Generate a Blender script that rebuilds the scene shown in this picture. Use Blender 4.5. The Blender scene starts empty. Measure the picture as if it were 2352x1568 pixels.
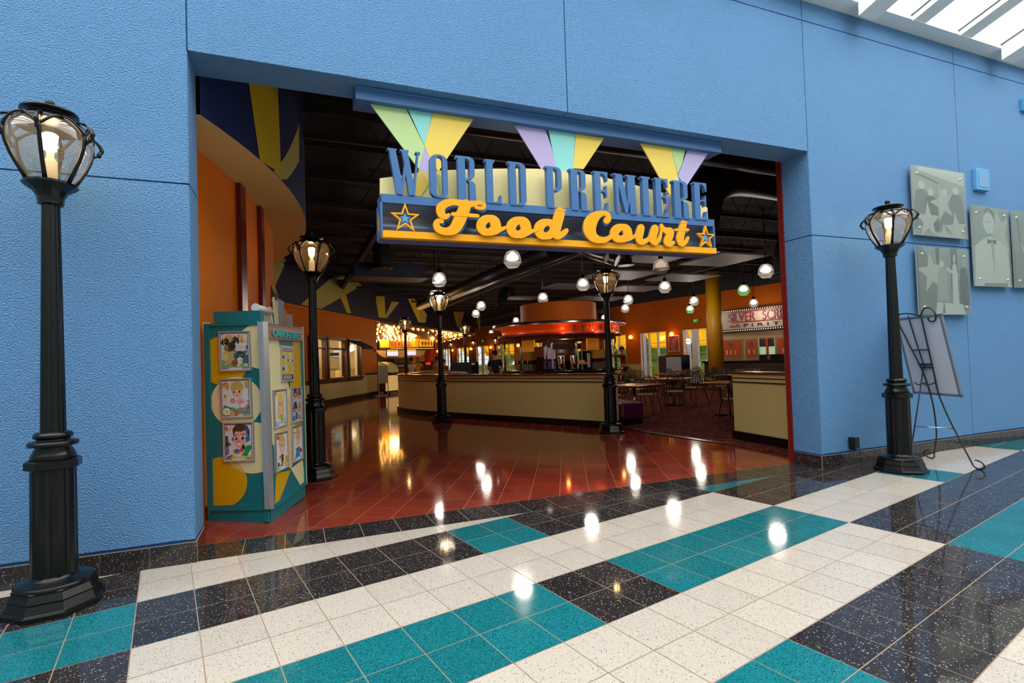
import bpy, math, random
from mathutils import Vector, Matrix
from mathutils.geometry import tessellate_polygon
random.seed(7)
PI = math.pi
scene = bpy.context.scene
COL = scene.collection

# ------------------------------------------------------------------ camera
CAM = Vector((0.697, -4.301, 1.414))
RX = Vector((0.93552, -0.3519, -0.03115)); RY = Vector((0.02074, -0.03331, 0.99923)); RZ = Vector((0.35266, 0.93545, 0.02386))
FPX, CX0, CY0 = 1168.8, 1112.1, 799.4
cam = bpy.data.cameras.new('camera'); camo = bpy.data.objects.new('camera', cam); COL.objects.link(camo)
camo.matrix_world = Matrix(((RX.x, RY.x, -RZ.x, CAM.x), (RX.y, RY.y, -RZ.y, CAM.y), (RX.z, RY.z, -RZ.z, CAM.z), (0, 0, 0, 1)))
cam.sensor_fit = 'HORIZONTAL'; cam.sensor_width = 36.0; cam.lens = 36.0 * FPX / 2352
cam.shift_x = (1176 - CX0) / 2352; cam.shift_y = (CY0 - 784) / 2352
cam.clip_start = 0.05; cam.clip_end = 300
scene.camera = camo

def ray(x, y):
    return RX * ((x - CX0) / FPX) - RY * ((y - CY0) / FPX) + RZ
def hit(x, y, p0, n):
    d = ray(x, y); n = Vector(n); return CAM + d * ((Vector(p0) - CAM).dot(n) / d.dot(n))
def hY(x, y, Y=0.0): return hit(x, y, (0, Y, 0), (0, 1, 0))
def hZ(x, y, z=0.0): return hit(x, y, (0, 0, z), (0, 0, 1))
def depth_pt(x, y, d): return CAM + ray(x, y) * d

# ------------------------------------------------------------------ world, exposure, daylight
w = bpy.data.worlds.new('world'); scene.world = w; w.use_nodes = True
bg = w.node_tree.nodes['Background']; bg.inputs[0].default_value = (0.86, 0.94, 1.0, 1); bg.inputs[1].default_value = 1.3
sun = bpy.data.lights.new('sun', 'SUN'); sun.energy = 3.5; sun.angle = 0.01; sun.color = (1, .96, .88)
suno = bpy.data.objects.new('sun', sun); COL.objects.link(suno); suno.rotation_euler = (math.radians(-12), math.radians(48), 0)
scene.view_settings.view_transform = 'Standard'; scene.view_settings.look = 'None'
scene.view_settings.gamma = 1.0; scene.view_settings.use_curve_mapping = False
scene.view_settings.exposure = 0.0
SKYLIGHT_GLOW = 5.2
PENDANT_W = 27.0
LANTERN_W = 7.0

def arealight(name, loc, rot, sx, sy, power, color):
    l = bpy.data.lights.new(name, 'AREA'); l.shape = 'RECTANGLE'; l.size = sx; l.size_y = sy; l.energy = power; l.color = color
    o = bpy.data.objects.new(name, l); COL.objects.link(o); o.location = loc; o.rotation_euler = rot
    return o
def pointlight(name, loc, power, color, r=0.06, parent=None):
    l = bpy.data.lights.get(name) or bpy.data.lights.new(name, 'POINT')
    l.energy = power; l.color = color; l.shadow_soft_size = r
    o = bpy.data.objects.new(name, l); COL.objects.link(o); o.location = loc
    if parent: o.parent = parent
    return o

# ------------------------------------------------------------------ materials
MATS = {}
def lin(c):
    return tuple(((v / 255) / 12.92 if v / 255 <= 0.04045 else ((v / 255 + 0.055) / 1.055) ** 2.4) for v in c)
def mat(name, rgb, rough=0.5, metal=0.0, spec=0.5, noise=None, bump=None, emit=None, trans=None, linear=False, coat=0.0):
    """rgb in sRGB 0-255. noise=(scale, amount); bump=(scale, strength, dist)"""
    if name in MATS: return MATS[name]
    m = bpy.data.materials.new(name); m.use_nodes = True; nt = m.node_tree; b = nt.nodes['Principled BSDF']
    c = rgb if linear else lin(rgb)
    b.inputs['Base Color'].default_value = (*c, 1); b.inputs['Roughness'].default_value = rough; b.inputs['Metallic'].default_value = metal
    b.inputs['Specular IOR Level'].default_value = spec; b.inputs['Coat Weight'].default_value = coat
    tc = nt.nodes.new('ShaderNodeTexCoord')
    if noise:
        n = nt.nodes.new('ShaderNodeTexNoise'); n.inputs['Scale'].default_value = noise[0]; n.inputs['Detail'].default_value = 4
        nt.links.new(tc.outputs['Object'], n.inputs['Vector'])
        mx = nt.nodes.new('ShaderNodeMix'); mx.data_type = 'RGBA'
        a = noise[1]
        mx.inputs[6].default_value = (*[v * (1 - a) for v in c], 1); mx.inputs[7].default_value = (*[min(1, v * (1 + a)) for v in c], 1)
        nt.links.new(n.outputs['Fac'], mx.inputs[0]); nt.links.new(mx.outputs[2], b.inputs['Base Color'])
    if bump:
        n2 = nt.nodes.new('ShaderNodeTexNoise'); n2.inputs['Scale'].default_value = bump[0]; n2.inputs['Detail'].default_value = 3
        nt.links.new(tc.outputs['Object'], n2.inputs['Vector'])
        bp = nt.nodes.new('ShaderNodeBump'); bp.inputs['Strength'].default_value = bump[1]; bp.inputs['Distance'].default_value = bump[2]
        nt.links.new(n2.outputs['Fac'], bp.inputs['Height']); nt.links.new(bp.outputs['Normal'], b.inputs['Normal'])
    if emit:
        b.inputs['Emission Color'].default_value = (*lin(emit[0]), 1); b.inputs['Emission Strength'].default_value = emit[1]
    MATS[name] = m; return m
def glassmat(name, rgb, glossy=0.12, rough=0.02, edge=0.55):
    if name in MATS: return MATS[name]
    m = bpy.data.materials.new(name); m.use_nodes = True; nt = m.node_tree; nt.nodes.remove(nt.nodes['Principled BSDF'])
    out = nt.nodes['Material Output']; t = nt.nodes.new('ShaderNodeBsdfTransparent'); t.inputs[0].default_value = (*lin(rgb), 1)
    g = nt.nodes.new('ShaderNodeBsdfGlossy'); g.inputs['Roughness'].default_value = rough
    lw = nt.nodes.new('ShaderNodeLayerWeight'); lw.inputs[0].default_value = 0.35
    mth = nt.nodes.new('ShaderNodeMath'); mth.operation = 'MULTIPLY_ADD'; mth.inputs[1].default_value = edge; mth.inputs[2].default_value = glossy
    nt.links.new(lw.outputs['Facing'], mth.inputs[0])
    mx = nt.nodes.new('ShaderNodeMixShader'); nt.links.new(mth.outputs[0], mx.inputs[0])
    nt.links.new(t.outputs[0], mx.inputs[1]); nt.links.new(g.outputs[0], mx.inputs[2]); nt.links.new(mx.outputs[0], out.inputs[0])
    MATS[name] = m; return m
def lanternglass(name, rgb, sc):
    m = glassmat(name, rgb, 0.06); nt = m.node_tree
    if nt.nodes.get('glowmix'): return m
    out = nt.nodes['Material Output']; src = out.inputs[0].links[0].from_socket
    d = nt.nodes.new('ShaderNodeBsdfTranslucent'); d.inputs[0].default_value = (1, .80, .52, 1)
    mx = nt.nodes.new('ShaderNodeMixShader'); mx.name = 'glowmix'; mx.inputs[0].default_value = sc
    nt.links.new(src, mx.inputs[1]); nt.links.new(d.outputs[0], mx.inputs[2]); nt.links.new(mx.outputs[0], out.inputs[0]); return m
def frosted(name, rgb, trans=0.6, amount=0.45):
    if name in MATS: return MATS[name]
    m = bpy.data.materials.new(name); m.use_nodes = True; nt = m.node_tree; nt.nodes.remove(nt.nodes['Principled BSDF'])
    out = nt.nodes['Material Output']; t = nt.nodes.new('ShaderNodeBsdfTransparent'); t.inputs[0].default_value = (*lin(rgb), 1)
    d = nt.nodes.new('ShaderNodeBsdfTranslucent'); d.inputs[0].default_value = (*lin(rgb), 1)
    mx = nt.nodes.new('ShaderNodeMixShader'); mx.inputs[0].default_value = amount
    nt.links.new(t.outputs[0], mx.inputs[1]); nt.links.new(d.outputs[0], mx.inputs[2]); nt.links.new(mx.outputs[0], out.inputs[0])
    MATS[name] = m; return m
def paint(r, g, b):
    return mat('paint_%d_%d_%d' % (r, g, b), (r, g, b), 0.55, 0, 0.3)
def terrazzo(name, base, chip1, chip2, rough, d1=0.10, d2=0.06, var=0.12, scale=95):
    if name in MATS: return MATS[name]
    m = bpy.data.materials.new(name); m.use_nodes = True; nt = m.node_tree; b = nt.nodes['Principled BSDF']; N = nt.nodes.new; L = nt.links.new
    tc = N('ShaderNodeTexCoord'); geo = N('ShaderNodeNewGeometry')
    hs = N('ShaderNodeHueSaturation'); hs.inputs['Color'].default_value = (*lin(base), 1)
    ma = N('ShaderNodeMath'); ma.operation = 'MULTIPLY_ADD'; ma.inputs[1].default_value = 2 * var; ma.inputs[2].default_value = 1 - var
    L(geo.outputs['Random Per Island'], ma.inputs[0]); L(ma.outputs[0], hs.inputs['Value'])
    # cloudy wear
    nz = N('ShaderNodeTexNoise'); nz.inputs['Scale'].default_value = 1.7; nz.inputs['Detail'].default_value = 5; L(tc.outputs['Object'], nz.inputs['Vector'])
    cur = hs.outputs['Color']
    for sc, chip, dens in ((scale, chip1, d1), (scale * 1.7, chip2, d2)):
        v = N('ShaderNodeTexVoronoi'); v.inputs['Scale'].default_value = sc; L(tc.outputs['Object'], v.inputs['Vector'])
        sep = N('ShaderNodeSeparateColor'); L(v.outputs['Color'], sep.inputs[0])
        lt = N('ShaderNodeMath'); lt.operation = 'LESS_THAN'; lt.inputs[1].default_value = dens; L(sep.outputs[0], lt.inputs[0])
        l2 = N('ShaderNodeMath'); l2.operation = 'LESS_THAN'; l2.inputs[1].default_value = 0.55; L(v.outputs['Distance'], l2.inputs[0])
        mu = N('ShaderNodeMath'); mu.operation = 'MULTIPLY'; L(lt.outputs[0], mu.inputs[0]); L(l2.outputs[0], mu.inputs[1])
        mx = N('ShaderNodeMix'); mx.data_type = 'RGBA'; L(mu.outputs[0], mx.inputs[0]); L(cur, mx.inputs[6]); mx.inputs[7].default_value = (*lin(chip), 1)
        cur = mx.outputs[2]
    L(cur, b.inputs['Base Color'])
    rr = N('ShaderNodeMath'); rr.operation = 'MULTIPLY_ADD'; rr.inputs[1].default_value = 0.05; rr.inputs[2].default_value = rough; L(nz.outputs['Fac'], rr.inputs[0]); L(rr.outputs[0], b.inputs['Roughness'])
    b.inputs['Specular IOR Level'].default_value = 0.5
    bp = N('ShaderNodeBump'); bp.inputs['Strength'].default_value = 0.03; bp.inputs['Distance'].default_value = 0.006
    n3 = N('ShaderNodeTexNoise'); n3.inputs['Scale'].default_value = 5; L(tc.outputs['Object'], n3.inputs['Vector']); L(n3.outputs['Fac'], bp.inputs['Height']); L(bp.outputs['Normal'], b.inputs['Normal'])
    MATS[name] = m; return m

M_stucco = mat('blue_stucco', (96, 148, 200), 0.75, 0, 0.4, noise=(1.3, 0.05), bump=(85, 1.0, 0.022))
M_black = mat('black_iron', (9, 9, 10), 0.25, 0.0, 0.42, bump=(60, 0.12, 0.003))
M_orange = mat('orange_wall', (226, 116, 4), 0.6, 0, 0.15, noise=(6, 0.05))
M_cream = mat('cream_paint', (226, 205, 135), 0.6, 0, 0.3)
M_navy = mat('navy_wall', (20, 40, 92), 0.6, 0, 0.4)
M_yellow = mat('mural_yellow', (224, 188, 20), 0.6)
M_olive = mat('mural_pale_yellow', (196, 180, 92), 0.6)
M_burg = mat('burgundy_wood', (105, 22, 18), 0.25, 0, 0.5)
M_dwood = mat('dark_wood', (60, 22, 14), 0.35)
M_white = mat('white_paint', (236, 238, 235), 0.6)
M_dark = mat('dark_ceiling', (24, 20, 26), 0.8, noise=(8, 0.2))
M_duct = mat('duct_metal', (34, 32, 38), 0.42, 0.5)
M_grout = mat('grout', (150, 128, 108), 0.9)
M_redgrout = mat('red_grout', (176, 120, 100), 0.8)
M_steel = mat('steel', (190, 190, 195), 0.25, 1.0)
M_chrome = mat('chrome', (220, 220, 225), 0.12, 1.0)
M_gblk = mat('black_base', (18, 16, 17), 0.25)
M_teal = mat('kiosk_teal', (0, 120, 132), 0.5, noise=(3, 0.06))
M_kcream = mat('kiosk_cream', (238, 230, 178), 0.5)
M_kyel = mat('kiosk_yellow', (220, 172, 8), 0.5)
M_kpeach = mat('kiosk_peach', (232, 200, 140), 0.5)
M_alu = mat('aluminium', (176, 184, 190), 0.35, 0.5)
M_kbrown = mat('copper_panel', (160, 100, 66), 0.35, 0.5)
M_signblue = mat('sign_blue', (62, 108, 164), 0.4, 0, 0.4)
M_signyel = mat('sign_yellow', (246, 168, 0), 0.4, 0, 0.4)
M_signcove = mat('sign_cove', (120, 132, 150), 0.3, 0.45)
M_signcream = mat('sign_cream', (234, 220, 158), 0.5)
M_glass = glassmat('window_glass', (240, 244, 242), 0.01, edge=0.12)

# ------------------------------------------------------------------ mesh builder
ORG = {}
class MB:
    def __init__(self): self.v = []; self.f = []; self.mi = []; self.sm = []; self.cur = 0; self.smooth = False
    def m(self, i): self.cur = i; return self
    def face(self, idx): self.f.append(tuple(idx)); self.mi.append(self.cur); self.sm.append(self.smooth)
    def quad(self, a, b, c, d):
        n = len(self.v); self.v += [Vector(p) for p in (a, b, c, d)]; self.face((n, n + 1, n + 2, n + 3))
    def poly(self, pts):
        n = len(self.v); self.v += [Vector(p) for p in pts]; self.face(range(n, n + len(pts)))
    def box(self, x0, x1, y0, y1, z0, z1, M=None):
        n = len(self.v)
        P = [Vector((x, y, z)) for z in (z0, z1) for y in (y0, y1) for x in (x0, x1)]
        if M is not None: P = [M @ p for p in P]
        self.v += P
        for q in ((0, 2, 3, 1), (4, 5, 7, 6), (0, 1, 5, 4), (2, 6, 7, 3), (1, 3, 7, 5), (0, 4, 6, 2)): self.face([n + i for i in q])
        return self
    def obox(self, p, ux, uy, sx, sy, z0, z1):
        """box with corner p (2D), 2D unit axes ux, uy, extents sx, sy"""
        a = Vector((p[0], p[1])); ux = Vector(ux); uy = Vector(uy)
        P = []
        for z in (z0, z1):
            for j in (0, 1):
                for i in (0, 1):
                    q = a + ux * (sx * i) + uy * (sy * j); P.append(Vector((q.x, q.y, z)))
        n = len(self.v); self.v += P
        for q in ((0, 2, 3, 1), (4, 5, 7, 6), (0, 1, 5, 4), (2, 6, 7, 3), (1, 3, 7, 5), (0, 4, 6, 2)): self.face([n + i for i in q])
        return self
    def loft(self, rings, closed=True, caps=True):
        n = len(self.v); k = len(rings[0])
        for r in rings: self.v += [Vector(p) for p in r]
        for i in range(len(rings) - 1):
            for j in range(k if closed else k - 1):
                a = n + i * k + j; b = n + i * k + (j + 1) % k
                self.face((a, b, b + k, a + k))
        if caps and closed:
            s = self.smooth; self.smooth = False
            self.face([n + j for j in range(k)][::-1]); self.face([n + (len(rings) - 1) * k + j for j in range(k)])
            self.smooth = s
        return self
    def lathe(self, prof, seg=24, cx=0, cy=0, cz=0, smooth=True, rot=0.0, caps=True, ax=None):
        s = self.smooth; self.smooth = smooth
        rings = []
        for r, z in prof:
            rings.append([(cx + r * math.cos(2 * PI * i / seg + rot), cy + r * math.sin(2 * PI * i / seg + rot), cz + z) for i in range(seg)])
        self.loft(rings, True, caps); self.smooth = s; return self
    def tube(self, pts, r, seg=8, smooth=True, closed=False, caps=True):
        s = self.smooth; self.smooth = smooth
        P = [Vector(p) for p in pts]; n = len(P); rings = []
        prev = None
        for i in range(n):
            if closed: t = (P[(i + 1) % n] - P[i - 1])
            else: t = (P[min(i + 1, n - 1)] - P[max(i - 1, 0)])
            if t.length < 1e-9: t = Vector((0, 0, 1))
            t.normalize()
            if prev is None:
                a = Vector((0, 0, 1)) if abs(t.z) < 0.9 else Vector((1, 0, 0))
                u = t.cross(a).normalized()
            else:
                u = (prev - t * prev.dot(t))
                u = u.normalized() if u.length > 1e-6 else t.orthogonal().normalized()
            prev = u; v = t.cross(u)
            rr = r[i] if isinstance(r, (list, tuple)) else r
            rings.append([P[i] + (u * math.cos(2 * PI * j / seg) + v * math.sin(2 * PI * j / seg)) * rr for j in range(seg)])
        if closed: rings.append(rings[0]); caps = False
        self.loft(rings, True, caps); self.smooth = s; return self
    def plate(self, pts, nrm, th, holes=()):
        """flat polygon given by its front outline; extruded by th against nrm"""
        nrm = Vector(nrm).normalized(); loops = [[Vector(p) for p in pts]] + [[Vector(p) for p in h] for h in holes]
        tris = tessellate_polygon(loops); flat = [p for l in loops for p in l]; n = len(self.v); k = len(flat)
        self.v += flat; self.v += [p - nrm * th for p in flat]
        for t in tris:
            a, b, c = t; ar = (flat[b] - flat[a]).cross(flat[c] - flat[a])
            if ar.length < 1e-12: continue
            if ar.dot(nrm) < 0: b, c = c, b
            self.face((n + a, n + b, n + c)); self.face((n + k + a, n + k + c, n + k + b))
        o = 0
        for l in loops:
            m_ = len(l)
            for i in range(m_):
                a = n + o + i; b = n + o + (i + 1) % m_; self.face((a, a + k, b + k, b))
            o += m_
        return self
    def sphere(self, c, r, sx=1, sy=1, sz=1, seg=14, rings=8):
        pr = [(max(1e-4, math.sin(PI * i / rings)), -math.cos(PI * i / rings)) for i in range(rings + 1)]
        s = self.smooth; self.smooth = True; R = []
        for a, z in pr: R.append([(c[0] + r * sx * a * math.cos(2 * PI * j / seg), c[1] + r * sy * a * math.sin(2 * PI * j / seg), c[2] + r * sz * z) for j in range(seg)])
        self.loft(R, True, True); self.smooth = s; return self
    def xf(self, M, start=0):
        for i in range(start, len(self.v)): self.v[i] = M @ self.v[i]
        return self
    def build(self, name, mats, parent=None, bevel=0.0):
        me = bpy.data.meshes.new(name); org = ORG.get(parent, Vector((0, 0, 0)))
        me.from_pydata([tuple(p - org) for p in self.v], [], self.f)
        if not isinstance(mats, (list, tuple)): mats = [mats]
        for x in mats: me.materials.append(x)
        me.polygons.foreach_set('material_index', self.mi); me.polygons.foreach_set('use_smooth', self.sm); me.update()
        o = bpy.data.objects.new(name, me); COL.objects.link(o)
        if parent is not None: o.parent = parent; ORG[o] = org
        else: ORG[o] = Vector((0, 0, 0))
        if bevel:
            b = o.modifiers.new('bevel', 'BEVEL'); b.width = bevel; b.segments = 2; b.limit_method = 'ANGLE'
        return o
def thing(name, label, cat, loc=(0, 0, 0), group=None):
    o = bpy.data.objects.new(name, None); COL.objects.link(o); o.location = loc; o.empty_display_size = 0.1
    ORG[o] = Vector(loc); o['label'] = label; o['category'] = cat
    if group: o['group'] = group
    return o
def tag(o, label, cat, group=None):
    o['label'] = label; o['category'] = cat
    if group: o['group'] = group
    return o
def struct(o): o['kind'] = 'structure'; return o
def part_label(o, l): o['label'] = l; return o
def dup(root, loc, rotz, label, group=None):
    r = root.copy(); COL.objects.link(r); r.location = loc; r.rotation_euler = (0, 0, rotz); r['label'] = label
    if group: r['group'] = group
    for ch in list(root.children):
        c = ch.copy(); COL.objects.link(c); c.parent = r
        for g in ch.children:
            d = g.copy(); COL.objects.link(d); d.parent = c
            for h in g.children:
                e = h.copy(); COL.objects.link(e); e.parent = d
    return r
def cr(pts, n=6, closed=False):
    """Catmull-Rom through tuples of any length"""
    out = []; k = len(pts); g = (lambda i: pts[i % k]) if closed else (lambda i: pts[max(0, min(k - 1, i))])
    for i in range(k if closed else k - 1):
        a, b, c, d = g(i - 1), g(i), g(i + 1), g(i + 2)
        for s in range(n):
            t = s / n
            out.append(tuple(0.5 * (2 * b[j] + (c[j] - a[j]) * t + (2 * a[j] - 5 * b[j] + 4 * c[j] - d[j]) * t * t + (3 * b[j] - a[j] - 3 * c[j] + d[j]) * t ** 3) for j in range(len(b))))
    if not closed: out.append(tuple(pts[-1]))
    return out

# ================================================================== FLOOR
T = 0.3048
WA = -0.19922; cw, sw = math.cos(WA), math.sin(WA); OX, OY = -2.0129, 5.4606
def g2w(b, a):
    x, y = b, -a
    return ((cw * x + sw * y - OX) * T, (-sw * x + cw * y - OY) * T)
def clip(poly, f):
    out = []
    for i in range(len(poly)):
        p, q = poly[i], poly[(i + 1) % len(poly)]; a, b = f(p), f(q)
        if a >= 0: out.append(p)
        if (a >= 0) != (b >= 0):
            t = a / (a - b); out.append((p[0] + (q[0] - p[0]) * t, p[1] + (q[1] - p[1]) * t))
    return out
def colour(b, a):
    k = math.floor(a / 2) % 4          # band: 0 -> a in [0,2), 1 -> [2,4), 2 -> [4,6) == [-4,-2), 3 -> [6,8) == [-2,0)
    ph = (b + 2) % 32
    if k in (1, 3):
        return 'white' if ph < 16 else 'dark'
    if k == 0:
        if ph < 7 or 9 <= ph < 16: return 'teal'
        if ph < 9: return 'dark'
        return 'teal' if 23 <= ph < 25 else 'white'
    if ph < 7 or 9 <= ph < 16: return 'dark'
    return 'teal'
# the two wide white bands next to the wall start two tiles into the row
F = MB(); gap = 0.0028
MI = {'white': 0, 'dark': 1, 'teal': 2}
for a in range(-34, 34):
    for b in range(-26, 60):
        q = [g2w(b, a), g2w(b + 1, a), g2w(b + 1, a + 1), g2w(b, a + 1)]
        cx = sum(p[0] for p in q) / 4; cy = sum(p[1] for p in q) / 4
        if cx < -7 or cx > 15.5 or cy > 0.4 or cy < -9: continue
        e = gap / T
        q = [g2w(b + e, a + e), g2w(b + 1 - e, a + e), g2w(b + 1 - e, a + 1 - e), g2w(b + e, a + 1 - e)]
        q = clip(q, lambda p: -0.004 - p[1])
        if len(q) < 3: continue
        F.m(MI[colour(b, a)]); F.poly([(p[0], p[1], 0) for p in reversed(q)])
# border course across the opening
x = 0.0
while x < 6.58:
    x2 = min(x + T, 6.58)
    F.m(1); F.quad((x + gap, 0.001, 0), (x2 - gap, 0.001, 0), (x2 - gap, 0.375, 0), (x + gap, 0.375, 0)); x = x2
F.m(3).quad((-8, -10, -0.0012), (16, -10, -0.0012), (16, 0.38, -0.0012), (-8, 0.38, -0.0012))
T_white = terrazzo('terrazzo_white', (187, 178, 168), (122, 113, 106), (218, 210, 200), 0.07, 0.07, 0.10, 0.05, 170)
T_dark = terrazzo('terrazzo_black', (42, 38, 40), (150, 146, 140), (100, 96, 94), 0.03, 0.06, 0.10, 0.25, 140)
T_teal = terrazzo('terrazzo_teal', (22, 108, 118), (12, 74, 86), (84, 146, 144), 0.05, 0.30, 0.06, 0.12, 150)
for f_ in range(len(F.f)):
    pass
fl = struct(F.build('floor', [T_white, T_dark, T_teal, M_grout]))
# red interior tiles
G = MB(); th = math.radians(60.3); ux = Vector((math.cos(th), math.sin(th))); uy = Vector((-math.sin(th), math.cos(th)))
o1 = Vector((1.801, 0.312)); o2 = Vector((0.888, 1.477))
# family lines along ux pass through o1 -> offset in uy; family along uy through o2 -> offset in ux
c0 = ux * o2.dot(ux) + uy * o1.dot(uy)
def carpet_side(p):   # >0 on tile side of the carpet edge
    return 6.88 - p[0] if p[1] < 4.2 else 1.0
for i in range(-46, 110):
    for j in range(-80, 60):
        p = c0 + ux * (i * T) + uy * (j * T)
        if p.x < -8 or p.y < 0.0 or p.y > 33 or p.x > 12 or (p.y > 14 and p.x > 7 + (p.y - 14)): continue
        if p.x > 7.6 and p.y < 12: continue
        q = []
        for du, dv in ((gap, gap), (T - gap, gap), (T - gap, T - gap), (gap, T - gap)):
            r = p + ux * du + uy * dv; q.append((r.x, r.y))
        q = clip(q, lambda s: s[1] - 0.381)
        if len(q) >= 3: q = clip(q, lambda s: 7.0 - s[0] + (max(0, s[1] - 12)) * 1.0)
        if len(q) < 3: continue
        G.m(0); G.poly([(s[0], s[1], 0) for s in q])
G.m(1).quad((-9, 0.38, -0.0012), (22, 0.38, -0.0012), (22, 46, -0.0012), (-9, 46, -0.0012))
T_red = terrazzo('red_tile', (138, 52, 37), (108, 42, 30), (168, 90, 70), 0.05, 0.12, 0.06, 0.22, 150)
struct(G.build('floor', [T_red, M_redgrout]))
# carpet
def carpet_mat():
    m = bpy.data.materials.new('carpet'); m.use_nodes = True; nt = m.node_tree; b = nt.nodes['Principled BSDF']; N = nt.nodes.new; L = nt.links.new
    tc = N('ShaderNodeTexCoord'); mp = N('ShaderNodeMapping'); mp.inputs['Scale'].default_value = (1, 1, 1); L(tc.outputs['Object'], mp.inputs[0])
    n = N('ShaderNodeTexNoise'); n.inputs['Scale'].default_value = 6.5; n.inputs['Detail'].default_value = 6; n.inputs['Distortion'].default_value = 1.5; L(mp.outputs[0], n.inputs['Vector'])
    r = N('ShaderNodeValToRGB'); e = r.color_ramp.elements
    e[0].position = 0.30; e[0].color = (*lin((48, 20, 42)), 1); e[1].position = 0.5; e[1].color = (*lin((104, 34, 36)), 1)
    for p_, c_ in ((0.56, (150, 88, 46)), (0.61, (92, 30, 40)), (0.72, (60, 40, 62))):
        x_ = e.new(p_); x_.color = (*lin(c_), 1)
    L(n.outputs['Fac'], r.inputs[0]); L(r.outputs[0], b.inputs['Base Color']); b.inputs['Roughness'].default_value = 1; b.inputs['Specular IOR Level'].default_value = 0.1
    return m
K = MB(); K.poly([(6.97, 0.37, 0.006), (21, 0.37, 0.006), (21, 32, 0.006), (14, 32, 0.006), (8.6, 15, 0.006), (7.2, 12, 0.006), (6.75, 4.0, 0.006), (6.86, 3.0, 0.006)])
struct(K.build('floor', carpet_mat()))
K = MB(); pe = [(6.62, 4.05), (6.76, 3.0), (6.87, 2.1), (6.98, 1.75), (7.3, 1.75)]
for i in range(3):
    (xa, ya), (xb, yb) = pe[i], pe[i + 1]
    K.poly([(xa, ya, 0.010), (xa + 0.12, ya, 0.010), (xb + 0.12, yb, 0.010), (xb, yb, 0.010)][::-1])
struct(K.build('trim_1', M_gblk))

# ================================================================== FRONT WALL
W = MB()
OWD = 6.58; LH = 3.82; TH = 0.36; TOPZ = 5.68; g = 0.006
def panel(x0, x1, z0, z1): W.box(x0 + g, x1 - g, 0, 0.05, z0 + g, z1 - g)
BB = 0.165
for (x0, x1) in ((-6.6, -3.3), (-3.3, 0)):
    panel(x0, x1, BB, 2.80); panel(x0, x1, 2.80, 5.43); panel(x0, x1, 5.43, TOPZ + 0.01)
xs = [0, 3.27, OWD]
for x0, x1 in zip(xs[:-1], xs[1:]):
    W.box(x0 + g, x1 - g, 0, 0.05, LH, 5.43 - g); panel(x0, x1, 5.43, TOPZ + 0.01)
for x0, x1 in ((OWD, 9.6), (9.6, 12.7), (12.7, 15.7)):
    panel(x0, x1, BB, 2.80); panel(x0, x1, 2.80, 5.43); panel(x0, x1, 5.43, TOPZ + 0.01)
# jamb and soffit skins, split by the same joints
for xa, xb in ((-0.05, -0.0), (OWD, OWD + 0.05)):
    W.box(xa, xb, 0.002, TH, BB, 2.80 - g); W.box(xa, xb, 0.002, TH, 2.80 + g, LH)
W.box(0, 3.27 - g / 2, 0.05, TH, LH, LH + 0.05); W.box(3.27 + g / 2, OWD, 0.05, TH, LH, LH + 0.05)
# backing
M_groove = mat('groove_blue', (44, 92, 150), 0.9)
W.m(1)
W.box(-6.6, -0.012, 0.012, TH - 0.002, 0, TOPZ); W.box(OWD + 0.012, 15.7, 0.012, TH - 0.002, 0, TOPZ); W.box(-0.012, OWD + 0.012, 0.012, TH - 0.002, LH + 0.012, TOPZ)
struct(W.build('wall_front', [M_stucco, M_groove]))
W = MB(); W.box(OWD - 0.022, OWD + 0.0, TH - 0.0, TH + 0.05, 0, LH); struct(W.build('trim_2', mat('red_trim', (120, 20, 20), 0.4)))
# baseboards: speckled black tile course with pale joints
def baseboard(name, spans):
    B = MB()
    for (p0, p1, n_) in spans:
        p0 = Vector(p0); p1 = Vector(p1); L_ = (p1 - p0).length; u = (p1 - p0).normalized(); nn = Vector(n_)
        k = max(1, round(L_ / T)); s = L_ / k
        B.m(1).obox(p0, u, nn, L_, 0.010, 0.0, 0.150)
        for i in range(k):
            B.m(0).obox(p0 + u * (i * s + 0.002), u, nn, s - 0.004, 0.014, 0.0, 0.148)
    return struct(B.build(name, [T_dark, M_grout]))
baseboard('baseboard_left', [((-6.6, 0), (0.014, 0), (0, -1)), ((0, 0), (0, TH), (1, 0))])
baseboard('baseboard_right', [((OWD - 0.014, 0), (15.7, 0), (0, -1)), ((OWD, 0), (OWD, TH), (-1, 0))])

# ================================================================== CORRIDOR CEILING AND SKYLIGHT
kz = 0.29
def roof(Y): return 5.72 + (-0.2 - Y) * kz
S = MB()
S.box(-7, 15.7, -0.2, 0.36, TOPZ, TOPZ + 0.35)     # white head member above the wall
Yb = -8.2
def slab(x0, x1, ya, yb, lo, hi):
    P = [Vector((x, y, roof(y) + d)) for d in (lo, hi) for y in (ya, yb) for x in (x0, x1)]
    n = len(S.v); S.v += P
    for q in ((0, 2, 3, 1), (4, 5, 7, 6), (0, 1, 5, 4), (2, 6, 7, 3), (1, 3, 7, 5), (0, 4, 6, 2)): S.face([n + i for i in q])
bay0 = 7.32 - 3.06 * 5
glz = []
for k in range(9):
    X = bay0 + 3.06 * k
    slab(X, X + 0.30, -0.19, Yb, -0.20, 0.05)                       # deep rafter
    for j in range(3):
        x0 = X + 0.34 + j * 1.01
        glz.append((x0, x0 + 0.70))
        slab(x0 + 0.72, x0 + 0.99, -0.19, Yb, -0.02, 0.05)           # flat mullion cover
        if j < 3: slab(x0 + 0.705, x0 + 0.72, -0.19, Yb, -0.05, 0.05)
    slab(X, X + 3.06, -8.0, Yb, -0.1, 0.05)
struct(S.build('ceiling', M_white))
Gz = MB()
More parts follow.
